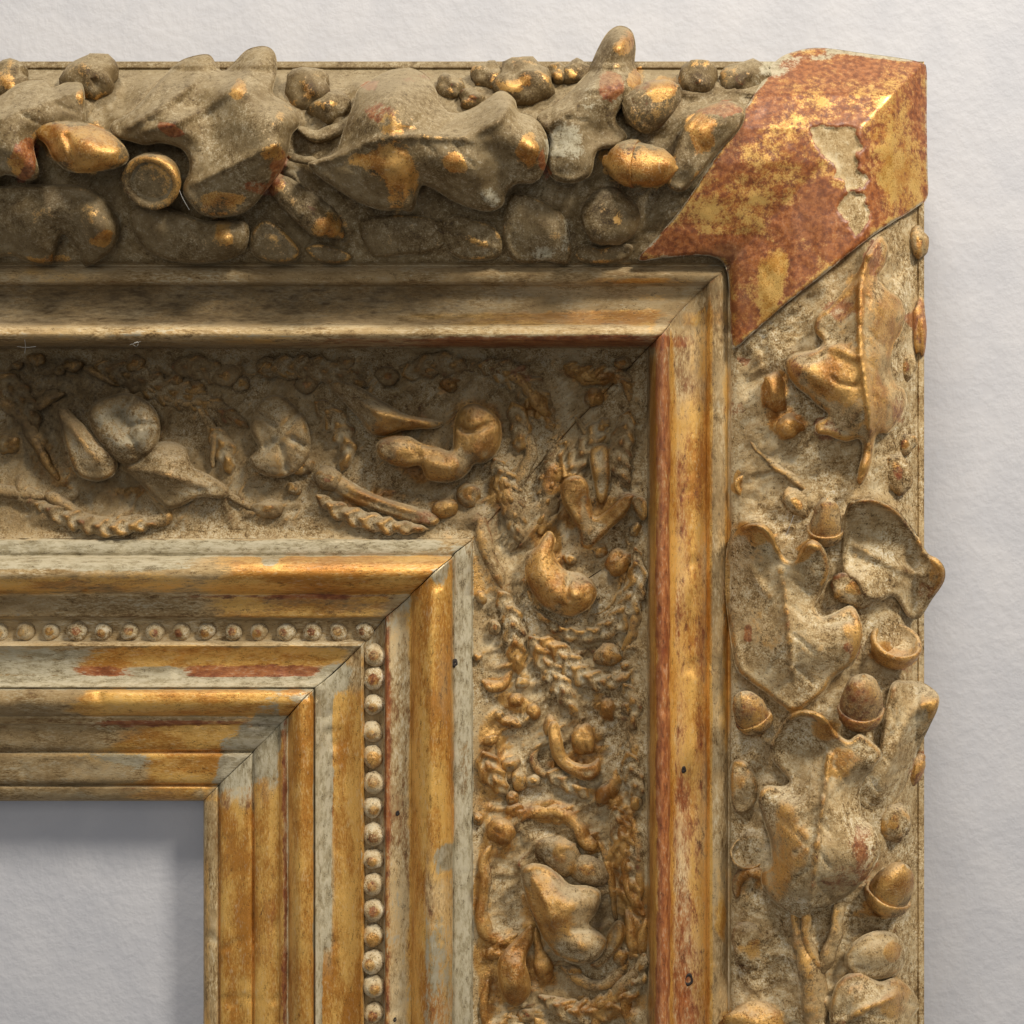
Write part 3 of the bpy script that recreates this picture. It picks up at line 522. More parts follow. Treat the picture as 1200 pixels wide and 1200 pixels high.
leaf('oak_leaf', [(628, 138), (650, 122), (670, 104), (688, 84), (700, 58), (712, 38), (726, 30), (740, 36), (745, 54), (744, 76), (752, 90), (748, 110), (730, 124), (722, 140), (735, 160), (722, 172), (700, 178), (692, 205), (672, 215), (648, 210), (640, 190), (644, 165)], 22,
     [(660, 135, 34), (690, 105, 44), (710, 75, 52), (724, 55, 62), (733, 45, 58), (730, 80, 52), (720, 105, 50), (740, 95, 46), (700, 135, 32), (715, 148, 20), (680, 165, 30), (660, 185, 32), (690, 150, 24)], veins=[([(640, 148), (680, 118), (712, 70)], 5, 5)], base=(.02, .05, .1, 0), roll=6.5, **T)
leaf('oak_leaf', [(790, 178), (800, 150), (815, 132), (835, 120), (858, 118), (873, 128), (868, 150), (845, 175), (820, 205), (800, 225), (780, 215)], 14, [(820, 155, 26), (850, 135, 30), (805, 190, 20)], base=(.1, .1, .12, 0), **T)
leaf('oak_leaf', [(296, 268), (310, 256), (326, 262), (340, 276), (352, 292), (346, 306), (322, 309), (300, 302), (292, 286)], 9, [(318, 278, 18), (330, 295, 16)], base=(.06, .04, 0, .1), **T)
leaf('oak_leaf', [(516, 262), (534, 250), (556, 256), (576, 262), (590, 280), (586, 300), (560, 306), (534, 302), (520, 286)], 6, [(545, 275, 15), (570, 285, 15)], base=(.08, .02, .1, 0), veins=[([(520, 270), (550, 280), (584, 292)], 3, 4)], **T)
leaf('oak_leaf', [(672, 300), (684, 286), (704, 290), (722, 284), (742, 288), (736, 304), (712, 310), (688, 310)], 5, [(706, 298, 12)], base=(.05, 0, .15, 0), **T)
leaf('oak_leaf', [(356, 292), (372, 284), (398, 290), (414, 300), (404, 309), (376, 309)], 4, [(386, 298, 10)], base=(.05, 0, .05, .1), **T)
blob('foliage_knob', 105, 92, 20, 31, 30, 30, base=(.02, .05, 0, 0), **T)
blob('foliage_knob', 12, 96, 10, 24, 24, 26, base=(.1, .0, 0, 0), **T)
blob('foliage_knob', 361, 108, 8, 27, 30, 24, base=(.02, .0, 0, .05), lump=.18, **T)
blob('foliage_knob', 385, 125, 4, 24, 22, 20, base=(.02, .0, 0, .05), lump=.18, **T)
blob('foliage_knob', 526, 102, 4, 17, 17, 18, base=(.05, .0, 0, 0), lump=.2, **T)
blob('foliage_knob', 573, 90, 12, 20, 18, 22, base=(.15, .0, 0, 0), **T)
blob('foliage_knob', 553, 116, 8, 16, 13, 16, base=(.05, .15, 0, 0), **T)
blob('foliage_knob', 612, 98, 14, 35, 29, 30, base=(.12, .0, 0, 0), **T)
blob('foliage_knob', 655, 86, 16, 15, 14, 18, base=(.05, .0, 0, .1), **T)
blob('foliage_knob', 676, 88, 12, 20, 18, 20, base=(.05, .0, 0.05, 0), **T)
blob('foliage_knob', 816, 92, 14, 22, 24, 24, base=(.1, .0, 0, 0), lump=.16, **T)
blob('foliage_knob', 872, 92, 6, 30, 22, 20, base=(.05, .0, .1, 0), **T)
blob('foliage_knob', 700, 130, 12, 20, 16, 16, base=(.05, .05, 0, .2), **T)
leaf('gilt_leaf_lobe', [(28, 152), (48, 143), (85, 141), (112, 146), (136, 159), (151, 180), (146, 193), (120, 201), (84, 202), (63, 188), (52, 168)], 34, [(70, 160, 50), (105, 165, 56), (135, 180, 50), (90, 185, 52), (118, 188, 52)], veins=[([(78, 160), (84, 178), (88, 200)], 3.5, -6)], base=(.25, .2, 0, 0), roll=10, **T)
empty_cup(177, 214, 46, 35, 240, 62, .16, M_TOPORN, base=(.34, .1, .22, 0), wall=.26)
acorn(742, 192, 30, 27, 52, -6, 14, M_TOPORN, nut=(.8, .2, 0, 0), cup=(.55, .25, .05, 0), cupL=.95, cup_r=1.05)
acorn(752, 130, 26, 27, 54, 34, 20, M_TOPORN, nut=(.25, .25, .12, 0), cup=(.05, .05, .12, .15), cupL=.6, cup_r=1.0)
blob('acorn_cup_back', 715, 254, 14, 36, 35, 26, base=(.0, .0, .22, 0), hollow=.25, lump=.08, **T)
tube('oak_twig', [(316, 208, 26, 13), (345, 236, 26, 18), (375, 258, 26, 21), (396, 273, 26, 15)], base=(.12, .05, 0, 0), lump=2, **T)
tube('oak_twig', [(352, 150, 14, 6), (372, 160, 12, 7), (395, 154, 10, 7), (412, 140, 12, 6)], base=(.02, 0, .1, 0), **T)
tube('oak_twig', [(338, 182, 30, 5), (352, 188, 26, 5), (368, 190, 26, 6)], base=(.02, 0, .2, 0), **T)
tube('oak_twig', [(432, 290, 2, 4), (438, 278, 4, 4), (440, 270, 5, 3)], base=(.02, 0, .1, 0), **T)
tube('oak_twig', [(505, 258, 6, 6), (518, 272, 8, 6), (512, 290, 6, 5)], base=(.05, 0, .1, 0), **T)

# ------------------------------------------------------------------ ornaments of the side rail
leaf('oak_leaf', [(1030, 277), (1041, 286), (1040, 307), (1030, 325), (1040, 338), (1056, 350), (1063, 367), (1057, 387), (1047, 404), (1045, 424), (1050, 448), (1060, 455), (1063, 472), (1053, 494), (1040, 508), (1028, 510), (1021, 545), (1010, 568), (1003, 562), (1010, 532), (1007, 515), (990, 518), (972, 511), (957, 508), (956, 496), (970, 486), (957, 475), (945, 463), (932, 453), (922, 437), (919, 423), (933, 413), (956, 409), (963, 400), (953, 387), (956, 371), (973, 357), (997, 330), (1012, 303)], 15,
     [(1010, 340, 34), (1030, 365, 34), (1048, 368, 26), (990, 360, 22), (1000, 400, 34), (1035, 420, 32), (975, 425, 30), (935, 430, 34), (960, 450, 30), (990, 470, 36), (1000, 500, 32), (1045, 470, 32), (1030, 500, 28), (1013, 545, 26), (1020, 300, 28)],
     veins=[([(1018, 300), (1009, 335), (1008, 400), (1013, 440), (1018, 480), (1018, 530), (1011, 560)], 4.2, 8), ([(1008, 452), (985, 450), (972, 440)], 2.2, -3), ([(1004, 420), (975, 408), (945, 418)], 5, 4)], base=(.38, .15, -.1, 0), roll=7, top_gold=.4)
blob('gilt_berry', 907, 460, 6, 13, 25, 15, rot=10, base=(.75, .35, 0, 0))
blob('gilt_berry', 925, 499, 5, 18, 15, 14, rot=-15, base=(.8, .3, 0, 0))
tube('oak_twig', [(880, 518, 2, 3.5), (895, 534, 3, 4), (910, 549, 4, 4.5), (925, 556, 4, 5), (942, 572, 5, 6)], base=(.15, .1, 0, 0))
tube('oak_twig', [(872, 555, 2, 3), (864, 565, 3, 4), (868, 578, 2, 3)], base=(.45, .1, 0, 0))
blob('foliage_knob', 1077, 284, 6, 12, 20, 14, base=(.12, 0, 0, 0))
blob('foliage_knob', 1078, 386, 2, 8, 34, 10, base=(.2, .5, 0, 0))
blob('foliage_knob', 1052, 552, 2, 17, 28, 14, rot=14, base=(.02, 0, .2, 0), lump=.2)
blob('foliage_knob', 1060, 520, 2, 14, 14, 10, base=(.02, 0, .2, 0), lump=.2)
blob('foliage_knob', 1062, 430, 1, 12, 16, 8, base=(.02, 0, .15, 0), lump=.2)
leaf('oak_leaf', [(852, 640, 8), (862, 622, 16), (877, 613, 30), (892, 613, 34), (904, 622, 30), (912, 640, 24), (922, 655, 24), (932, 656, 26), (938, 643, 32), (950, 632, 38), (963, 639, 36), (972, 658, 32), (971, 676, 26), (963, 695), (956, 710), (964, 722), (981, 716), (997, 709), (1007, 722, 26), (1011, 741, 28), (1006, 763, 26), (999, 779), (987, 787), (976, 796), (962, 815), (932, 834), (915, 827), (897, 812), (876, 797), (862, 781), (854, 735, 8), (850, 690, 6)], 16,
     [(885, 630, 36), (895, 645, 26), (950, 648, 36), (955, 675, 30), (900, 690, 20), (930, 690, 24), (935, 730, 30), (900, 740, 24), (975, 745, 32), (990, 735, 32), (940, 780, 26), (910, 790, 20), (870, 740, 14), (870, 670, 14), (985, 770, 28)],
     veins=[([(915, 668), (920, 700), (925, 750), (928, 800)], 4, 5), ([(972, 730), (985, 728), (1000, 724)], 2.5, -3), ([(868, 618), (890, 616), (906, 630), (916, 650)], 5, 7), ([(936, 655), (948, 640), (962, 645)], 5, 6), ([(905, 700), (890, 685), (878, 660)], 4, 3)], base=(.16, .05, .02, 0), roll=7, top_gold=.3, rim_gold=.3)
acorn(967, 622, 22, 19, 43, 86, 30, nut=(.6, .25, 0, -.1), cup=(.25, .1, .1, 0))
leaf('oak_leaf', [(993, 592, 24), (1006, 585, 34), (1027, 585, 40), (1049, 596, 42), (1064, 612, 44), (1077, 630, 46), (1087, 648, 50), (1099, 655, 54), (1107, 666, 52), (1106, 682, 46), (1092, 703, 34), (1078, 724, 24), (1064, 723, 20), (1048, 700, 16), (1030, 704, 20), (1012, 700, 20), (1003, 684, 22), (990, 676, 14), (985, 660, 10), (986, 625, 14)], 20,
     [(1010, 610, 14), (1030, 620, 16), (1050, 640, 20), (1020, 650, 12), (1045, 670, 22), (1000, 655, 8), (1070, 655, 30), (1085, 672, 44), (1096, 672, 52), (1075, 690, 32), (1060, 700, 22), (1020, 685, 22)],
     veins=[([(996, 590), (1008, 587), (1027, 588), (1048, 599), (1064, 616), (1076, 634), (1086, 652)], 5, 6), ([(1003, 640), (1030, 655), (1058, 668), (1090, 676)], 5, 5), ([(1030, 655), (1045, 628), (1052, 612)], 3, 2), ([(1015, 645), (1022, 620), (1028, 604)], 3, 2)], base=(.0, .02, .02, 0), roll=6, top_gold=.35, rim_gold=.2)
blob('foliage_knob', 1000, 690, 10, 28, 20, 16, rot=-20, base=(.1, .1, 0, 0))
empty_cup(1051, 752, 26, 31, 68, 42, .5, base=(.35, .12, .06, 0), wall=.2, length=1.0)
acorn(1008, 834, 30, 25, 50, 84, 34, nut=(.7, .25, 0, -.1), cup=(.45, .2, .02, 0), cup_r=1.1)
acorn(884, 842, 18, 20, 40, 118, 34, nut=(.7, .25, 0, -.1), cup=(.4, .1, .1, 0), cup_r=1.1)
leaf('oak_leaf', [(1037, 830), (1046, 800), (1062, 797), (1076, 798), (1089, 804), (1100, 815, 46), (1099, 830, 46), (1090, 850, 34), (1076, 880, 20), (1066, 912, 10), (1052, 940, 6), (1034, 962, 4), (1016, 954, 4), (1000, 936, 8), (1006, 910, 16), (1026, 886), (1032, 866)], 20, [(1060, 815, 28), (1085, 820, 46), (1072, 850, 34), (1050, 880, 28), (1035, 915, 20), (1050, 835, 26)],
     veins=[([(1030, 935), (1046, 885), (1068, 838), (1090, 820)], 6, 6), ([(1048, 806), (1050, 830), (1046, 860)], 3, 4)], base=(.06, .0, .06, 0), roll=8, top_gold=.3)
leaf('oak_leaf', [(902, 873), (909, 858), (922, 840, 34), (937, 832, 42), (953, 833, 46), (969, 842, 44), (980, 857, 40), (994, 867, 36), (1008, 860, 36), (1028, 874, 38), (1034, 887, 40), (1022, 902, 34), (1012, 916), (1008, 935), (1012, 958), (1023, 968, 30), (1032, 990, 34), (1030, 1005, 34), (1016, 1028, 30), (997, 1047), (973, 1062), (953, 1068), (945, 1076), (930, 1073), (913, 1063), (900, 1050), (892, 1034), (893, 1020), (903, 1013), (902, 987), (893, 957), (888, 934, 30), (897, 921, 30), (915, 921), (925, 916), (915, 903), (904, 890)], 18,
     [(930, 860, 20), (950, 850, 30), (955, 875, 20), (935, 890, 22), (975, 872, 34), (985, 890, 38), (1015, 885, 42), (1000, 905, 36), (960, 920, 38), (912, 945, 36), (930, 950, 40), (928, 985, 44), (908, 985, 36), (918, 1035, 36), (932, 1030, 42), (985, 955, 42), (995, 985, 46), (1012, 995, 42), (985, 1025, 42), (960, 970, 40), (953, 1030, 40), (935, 1055, 34), (910, 1010, 32)],
     veins=[([(972, 885), (966, 930), (959, 980), (953, 1030), (947, 1066)], 3.5, 6), ([(903, 872), (922, 846), (940, 836), (958, 838), (974, 850)], 5, 7), ([(962, 940), (985, 915), (1012, 890)], 5, 2), ([(955, 1000), (930, 975), (908, 955)], 2.5, -1.5)], base=(.12, .02, .06, 0), roll=7, top_gold=.3, rim_gold=.2)
tube('leaf_stalk', [(946, 1064, 32, 7), (943, 1090, 28, 6), (950, 1115, 24, 6), (961, 1134, 20, 7)], base=(.3, 0, .2, 0))
tube('leaf_stalk', [(982, 1052, 16, 7), (979, 1085, 18, 9), (973, 1112, 18, 9), (964, 1136, 18, 8)], base=(.12, 0, .1, 0))
tube('leaf_stalk', [(930, 1072, 20, 9), (938, 1100, 16, 12), (948, 1130, 16, 15), (953, 1160, 16, 15), (955, 1200, 15, 15), (957, 1260, 14, 14)], base=(.2, .05, .05, 0), lump=1.5)
tube('leaf_stalk', [(962, 1170, 14, 7), (980, 1185, 12, 8), (1005, 1205, 10, 8)], base=(.1, 0, .1, 0))
acorn(1040, 1050, 20, 25, 46, 62, 30, nut=(.6, .2, .05, 0), cup=(.35, .15, .1, 0))
blob('foliage_knob', 1048, 964, 6, 20, 24, 18, base=(.0, 0, .25, 0), lump=.12)
blob('foliage_knob', 1073, 900, 4, 10, 22, 12, rot=-25, base=(.15, .4, 0, 0))
leaf('oak_leaf', [(990, 1120), (1005, 1100), (1030, 1090), (1052, 1096), (1062, 1112), (1058, 1135), (1040, 1146), (1010, 1148), (994, 1140)], 12, [(1020, 1120, 26), (1048, 1117, 30)], base=(.02, 0, .12, 0))
leaf('oak_leaf', [(977, 1160), (990, 1143), (1010, 1138), (1030, 1150), (1050, 1146), (1070, 1160), (1077, 1180), (1068, 1196), (1074, 1215), (1060, 1240), (1020, 1250), (985, 1235), (972, 1195)], 14, [(1000, 1165, 28), (1050, 1170, 30), (1030, 1200, 24), (1060, 1205, 28)], veins=[([(985, 1200), (1020, 1180), (1055, 1165)], 5, 5)], base=(.15, .08, .02, 0))
blob('gilt_berry', 886, 1200, 8, 38, 28, 22, base=(.3, .05, .05, 0))
empty_cup(877, 1000, 4, 22, 92, 70, .25, base=(.0, .0, .1, 0), wall=.15, length=.8)
tube('oak_twig', [(862, 1052, 4, 4), (866, 1032, 6, 6), (880, 1022, 8, 7), (898, 1030, 8, 6)], base=(.3, .1, 0, 0))
leaf('oak_leaf', [(856, 896), (870, 890), (884, 905), (890, 930), (880, 950), (866, 955), (856, 940)], 4, [(872, 920, 12)], base=(.02, 0, .1, 0))
tube('oak_twig', [(864, 896, 4, 5), (862, 910, 5, 6), (872, 925, 4, 4)], base=(.3, 0, 0, 0))
blob('foliage_knob', 935, 590, 2, 14, 22, 10, rot=40, base=(.0, 0, .1, 0), lump=.2)
blob('foliage_knob', 884, 1110, 1, 26, 30, 12, base=(.0, 0, .12, 0), lump=.22)

# ------------------------------------------------------------------ ribbon across the corner
CHIPS = [[(943, 152), (960, 147), (985, 151), (1003, 149), (1006, 175), (1005, 195), (1013, 215), (1006, 223), (990, 222), (984, 208), (970, 184), (956, 170)], [(986, 230), (1000, 226), (1014, 232), (1017, 248), (1012, 268), (1001, 276), (992, 258), (985, 243)]]
def chip_mask(x, y):
    out = np.zeros(len(x)); wx = x+9*fbm(x, y, 13, 3); wy = y+9*fbm(x+90, y, 13, 3)
    for c in CHIPS:
        d, _ = seg_dist(wx, wy, c, True); out = np.maximum(out, np.clip(.5+np.where(inside(wx, wy, c), d, -d)/2.2, 0, 1))
    return out
def rib_h(x, y, h):
    yy = np.interp(s_of(x, y), KS, K[:, 0]); f = K[:, 0]; keep = (f < 75) | (f > 100)
    z = np.interp(yy, f[keep], K[keep, 2]); over = np.maximum(np.maximum(72-y, x-1083), 0)
    return z-zprof(x, y)+14-over*.9
leaf('corner_ribbon', [(748, 304), (772, 276), (800, 242), (825, 205), (850, 166), (876, 124), (895, 92), (911, 70), (932, 60), (962, 56), (1010, 62), (1055, 68), (1080, 74), (1086, 84), (1086, 140), (1087, 200), (1087, 230), (1074, 243), (1030, 271), (995, 297), (971, 317), (940, 341), (907, 368), (880, 392), (862, 408), (857, 398), (856, 366), (853, 326), (848, 310), (838, 302), (815, 299), (780, 302)], 9,
     [(900, 200, 12), (1000, 120, 12), (950, 250, 12), (1030, 200, 12), (880, 330, 12), (830, 260, 12)], abs_h=rib_h, rim_pale=.55, mat=M_RIB, base=(.24, 1.1, 0, 0), step=3.0, roll=4, inset=1.5, lump=.9, top_gold=0, dent=chip_mask, rise=0)

# ------------------------------------------------------------------ scroll panel, top
leaf('flower_petal', [(66, 480), (78, 478), (90, 490), (104, 503), (118, 520), (137, 540), (134, 556), (118, 564), (100, 562), (87, 553), (78, 530), (72, 507)], 22, [(90, 510, 34), (112, 545, 34), (85, 495, 32)], base=(.05, 0, .1, .05), veins=[([(74, 488), (95, 515), (120, 545)], 5, 4)])
leaf('flower_petal', [(103, 484), (112, 470), (128, 464), (146, 460), (166, 466), (182, 480), (188, 500), (184, 522), (170, 536), (150, 545), (137, 540), (122, 524), (108, 505)], 20, [(112, 490, 34), (122, 476, 34), (136, 488, 16), (150, 478, 36), (172, 496, 42), (160, 520, 44), (138, 524, 40), (120, 508, 36), (146, 500, 26)], base=(.02, 0, .18, 0), lump=3.5, veins=[([(140, 490), (150, 476), (158, 464)], 3, -5), ([(152, 500), (170, 496), (186, 500)], 3, -5), ([(150, 512), (160, 526), (166, 540)], 3, -5), ([(134, 504), (126, 518), (122, 526)], 2.5, -4)])
leaf('flower_leaf', [(140, 547), (160, 530), (180, 519), (200, 517), (217, 524), (225, 545), (245, 556), (268, 572), (262, 584), (235, 583), (215, 592), (198, 597), (188, 590), (172, 575), (155, 558)], 14, [(185, 540, 32), (210, 545, 32), (200, 575, 26), (240, 570, 18)], base=(.05, 0, .08, 0), veins=[([(150, 548), (190, 556), (250, 572)], 5, 5)])
tube('scroll_tendril', [(262, 576, 8, 6), (278, 586, 6, 4), (296, 596, 5, 3.5)], base=(.1, 0, .1, 0)); blob('scroll_bud', 313, 597, 4, 18, 12, 11, rot=4, base=(.1, 0, .15, 0))
tube('scroll_tendril', [(58, 583, 8, 12), (76, 592, 8, 8), (98, 606, 8, 7), (122, 613, 8, 8), (150, 610, 7, 6), (175, 610, 7, 6), (195, 606, 8, 9), (186, 590, 9, 5), (165, 566, 9, 4)], base=(.15, 0, .1, 0))
tube('scroll_tendril', [(127, 433, 8, 4), (150, 445, 9, 5), (185, 460, 9, 5), (213, 472, 9, 6), (238, 470, 10, 7), (262, 480, 9, 8), (286, 496, 8, 8)], base=(.1, .05, 0, .05))
tube('scroll_tendril', [(232, 476, 8, 4), (246, 498, 9, 7), (250, 520, 9, 7), (249, 545, 8, 4)], base=(.12, .05, .05, 0))
tube('scroll_tendril', [(100, 430, 8, 6), (118, 440, 9, 6), (138, 452, 9, 4)], base=(.2, 0, .1, 0))
tube('scroll_tendril', [(-30, 455, 6, 8), (5, 470, 8, 10), (28, 490, 8, 9), (40, 515, 8, 8), (52, 540, 7, 7), (66, 560, 6, 5)], base=(.2, .05, 0, .15))
tube('scroll_tendril', [(40, 478, 10, 8), (56, 466, 12, 8), (74, 462, 12, 6)], base=(.2, .05, 0, .2))
tube('scroll_tendril', [(-30, 570, 5, 8), (5, 575, 6, 8), (30, 578, 6, 8), (52, 584, 6, 6)], base=(.1, .0, 0.1, .05))
for x, y, r, b in ((43, 421, 9, .3), (20, 428, 6, .1), (86, 428, 9, .25), (70, 434, 6, .1), (313, 428, 11, .1), (265, 440, 15, .05), (283, 450, 10, .05), (228, 455, 11, .1), (206, 443, 8, .1), (360, 450, 12, .05), (385, 560, 14, .1), (352, 545, 13, .1), (345, 572, 8, .15), (10, 520, 14, .2), (158, 425, 10, .05), (340, 437, 9, .05), (405, 425, 10, .05), (455, 440, 12, .05), (528, 450, 10, .3), (505, 432, 9, .1)):
    blob('scroll_bud', x, y, 4, r*1.2, r, r, rot=RNG.uniform(-30, 30), base=(b, 0, .05, .08), lump=.2)
leaf('rosette', [(293, 500), (300, 478), (312, 464), (330, 463), (345, 474), (358, 492), (364, 515), (360, 540), (342, 556), (320, 560), (300, 552), (292, 538), (302, 525), (296, 512)], 12, [(318, 480, 22), (342, 500, 32), (330, 520, 24), (335, 540, 28), (308, 540, 24), (310, 500, 16)], base=(.02, 0, .15, 0), lump=3, veins=[([(336, 500), (348, 486), (354, 478)], 3, -6), ([(322, 500), (306, 488), (298, 484)], 3, -6), ([(342, 514), (356, 522), (364, 526)], 3, -6), ([(330, 524), (334, 542), (336, 556)], 3, -6), ([(320, 518), (304, 530), (294, 536)], 3, -6)])
leaf('acanthus_leaf', [(385, 452), (398, 445), (425, 455), (450, 470), (475, 485), (500, 490), (520, 494), (512, 502), (490, 503), (470, 505), (450, 512), (432, 508), (422, 492), (405, 474)], 12, [(420, 466, 22), (445, 485, 34), (475, 496, 36), (440, 500, 32), (500, 497, 26)], base=(.12, .02, .1, 0), veins=[([(395, 452), (440, 482), (505, 496)], 5, 5)])
leaf('scroll', [(442, 519), (456, 511), (478, 511), (496, 520), (514, 524), (529, 526), (532, 495), (540, 478), (556, 472), (574, 480), (586, 494), (588, 512), (583, 530), (570, 542), (556, 544), (550, 553), (537, 563), (519, 566), (500, 561), (492, 546), (475, 548), (456, 544), (442, 534)], 20, [(460, 526, 32), (482, 530, 30), (505, 542, 36), (530, 548, 36), (556, 492, 40), (552, 512, 30), (568, 512, 36), (560, 530, 40), (542, 510, 34)], veins=[([(536, 500), (552, 506), (574, 496)], 3, -7), ([(488, 524), (490, 536), (492, 546)], 3, -4)], base=(.3, .12, .06, 0), roll=8, lump=1.8)
leaf('acanthus_leaf', [(377, 563), (384, 556), (396, 554), (422, 570), (453, 584), (488, 594), (515, 602), (510, 616), (480, 613), (445, 601), (408, 587)], 6, [(420, 580, 14), (470, 600, 14)], base=(.2, .08, .12, 0), veins=[([(385, 562), (440, 586), (505, 608)], 4, 4)])
blob('scroll_bud', 522, 596, 6, 15, 12, 12, base=(.35, .1, .05, 0)); blob('scroll_bud', 548, 580, 4, 14, 16, 10, rot=30, base=(.2, .1, 0, 0))
tube('scroll_tendril', [(560, 428, 5, 4), (580, 431, 7, 6), (602, 440, 8, 8), (618, 452, 9, 9), (630, 470, 10, 11), (642, 486, 9, 8), (648, 500, 7, 5)], base=(.25, .15, 0, .1))
tube('scroll_tendril', [(470, 430, 4, 4), (500, 422, 5, 5), (530, 424, 5, 5), (556, 434, 5, 4)], base=(.05, .05, 0, .15))
tube('scroll_tendril', [(664, 430, 6, 5), (682, 438, 8, 8), (702, 440, 9, 8), (722, 438, 9, 7), (736, 450, 8, 7), (738, 468, 6, 5)], base=(.25, .08, .05, .1)); blob('scroll_bud', 696, 466, 8, 11, 11, 12, base=(.4, .1, 0, 0)); blob('scroll_bud', 730, 425, 5, 12, 8, 8, base=(.2, .1, .1, .1))
for pts in ([(620, 505, 4, 5), (622, 530, 5, 7), (612, 555, 5, 8), (600, 580, 5, 6)], [(675, 490, 3, 4), (690, 515, 4, 5), (705, 540, 4, 5), (725, 562, 4, 4)], [(740, 480, 3, 4), (732, 510, 4, 6), (730, 540, 4, 5), (738, 566, 5, 4)], [(580, 540, 4, 6), (590, 562, 6, 11), (600, 590, 7, 14), (606, 612, 6, 12), (610, 632, 5, 6)], [(563, 605, 4, 7), (566, 630, 5, 10), (574, 655, 5, 8), (584, 676, 6, 9), (587, 688, 5, 6)], [(655, 520, 5, 9), (648, 545, 7, 12), (645, 575, 8, 13), (640, 600, 8, 12), (634, 622, 10, 13)], [(590, 690, 3, 5), (600, 715, 4, 7), (608, 740, 4, 9), (606, 768, 5, 10), (612, 790, 4, 6)], [(618, 690, 3, 4), (640, 722, 4, 5), (668, 738, 4, 5), (700, 738, 4, 5), (722, 718, 4, 5), (736, 690, 4, 5), (742, 650, 4, 4)], [(690, 722, 3, 3), (712, 712, 4, 4), (724, 690, 4, 4), (728, 676, 4, 3)]):
    tube('scroll_tendril', pts, base=(.12, .06, .05, .0))
leaf('acanthus_leaf', [(657, 570, 26), (663, 560, 30), (678, 557, 32), (689, 567, 26), (693, 590, 18), (698, 605, 16), (715, 594, 24), (732, 580, 28), (742, 582, 28), (735, 600, 24), (718, 618, 20), (702, 634, 18), (690, 645, 14), (680, 640, 14), (677, 622, 16), (667, 602, 20), (659, 588, 24)], 20, [(672, 575, 38), (680, 605, 32), (690, 625, 26), (720, 600, 30)], base=(.4, .1, 0, 0), inset=7, roll=5)
leaf('acanthus_leaf', [(690, 530), (700, 520), (712, 522), (716, 545), (714, 575), (706, 592), (698, 585), (694, 560)], 10, [(704, 550, 20)], base=(.15, .05, .1, 0))
leaf('acanthus_leaf', [(738, 588), (748, 580), (757, 586), (758, 606), (752, 610), (744, 602)], 10, [(750, 592, 16)], base=(.2, .0, .05, 0))
leaf('scroll', [(642, 622), (628, 640), (616, 648), (614, 666), (621, 690), (636, 711), (652, 720), (669, 724), (690, 713), (699, 698), (697, 684), (681, 671), (664, 668), (653, 657), (649, 645), (651, 630)], 18, [(634, 652, 34), (634, 676, 36), (650, 700, 38), (676, 698, 38), (646, 640, 26), (660, 684, 30)], veins=[([(668, 675), (664, 692), (668, 706)], 3, -6)], base=(.28, .1, .05, 0), roll=8, lump=2)
blob('scroll_bud', 725, 658, 10, 14, 17, 14, rot=-30, base=(.3, .05, .05, 0)); blob('scroll_bud', 703, 645, 7, 10, 8, 9, base=(.1, 0, .1, 0))
tube('scroll_tendril', [(740, 690, 4, 5), (746, 712, 5, 7), (743, 738, 5, 7), (730, 760, 5, 6)], base=(.25, .1, .02, 0))
tube('scroll_tendril', [(634, 750, 5, 6), (650, 760, 6, 8), (668, 772, 6, 9), (682, 790, 7, 9), (705, 797, 7, 9), (724, 790, 6, 7)], base=(.25, .08, .05, 0)); blob('scroll_bud', 712, 768, 7, 18, 13, 12, rot=20, base=(.2, .05, .1, 0))
tube('scroll_tendril', [(628, 745, 4, 5), (640, 772, 5, 6), (652, 795, 5, 6), (664, 818, 5, 6), (676, 838, 5, 5)], base=(.1, .0, .1, 0))
tube('scroll_tendril', [(568, 800, 5, 7), (580, 806, 6, 7), (592, 798, 6, 7), (598, 786, 5, 5)], base=(.4, .1, .1, 0))
for x, y, rx, ry, g in ((605, 820, 10, 9, .5), (625, 834, 9, 10, .45), (598, 846, 14, 7, .4), (585, 838, 6, 6, .2), (612, 800, 9, 8, .1), (712, 830, 10, 15, .3), (560, 770, 6, 6, .1), (735, 830, 7, 9, .1), (645, 850, 8, 14, .3), (745, 620, 7, 10, .2), (668, 655, 9, 7, .1), (735, 780, 8, 6, .1), (564, 700, 6, 8, .0), (580, 735, 8, 10, .0), (575, 868, 9, 6, .1), (598, 895, 12, 9, .05), (608, 915, 9, 14, .2), (600, 935, 8, 9, .3), (625, 915, 10, 8, .0)):
    blob('scroll_bud', x, y, 5, rx, ry, min(rx, ry)+2, rot=RNG.uniform(-25, 25), base=(g, .02, .08, 0), lump=.18)
# ------------------------------------------------------------------ scroll panel, side
leaf('acanthus_leaf', [(643, 850), (652, 845), (658, 860), (662, 880), (672, 892), (690, 895), (702, 888), (704, 905), (692, 916), (672, 910), (655, 898), (645, 880)], 14, [(652, 870, 22), (675, 903, 24), (695, 903, 22)], base=(.35, .1, .02, 0))
blob('scroll_bud', 684, 866, 12, 13, 20, 15, rot=8, base=(.4, .05, .08, 0))
tube('scroll_tendril', [(632, 876, 5, 4), (625, 890, 6, 5), (632, 905, 6, 6), (646, 906, 6, 5), (648, 893, 6, 4)], base=(.3, .1, .05, 0))
tube('scroll_tendril', [(726, 900, 5, 6), (722, 914, 7, 9), (710, 930, 9, 12), (704, 940, 8, 9)], base=(.35, .08, .05, 0))
tube('scroll_tendril', [(735, 840, 4, 4), (740, 860, 5, 6), (745, 880, 5, 8), (748, 890, 4, 6)], base=(.15, .05, .08, 0))
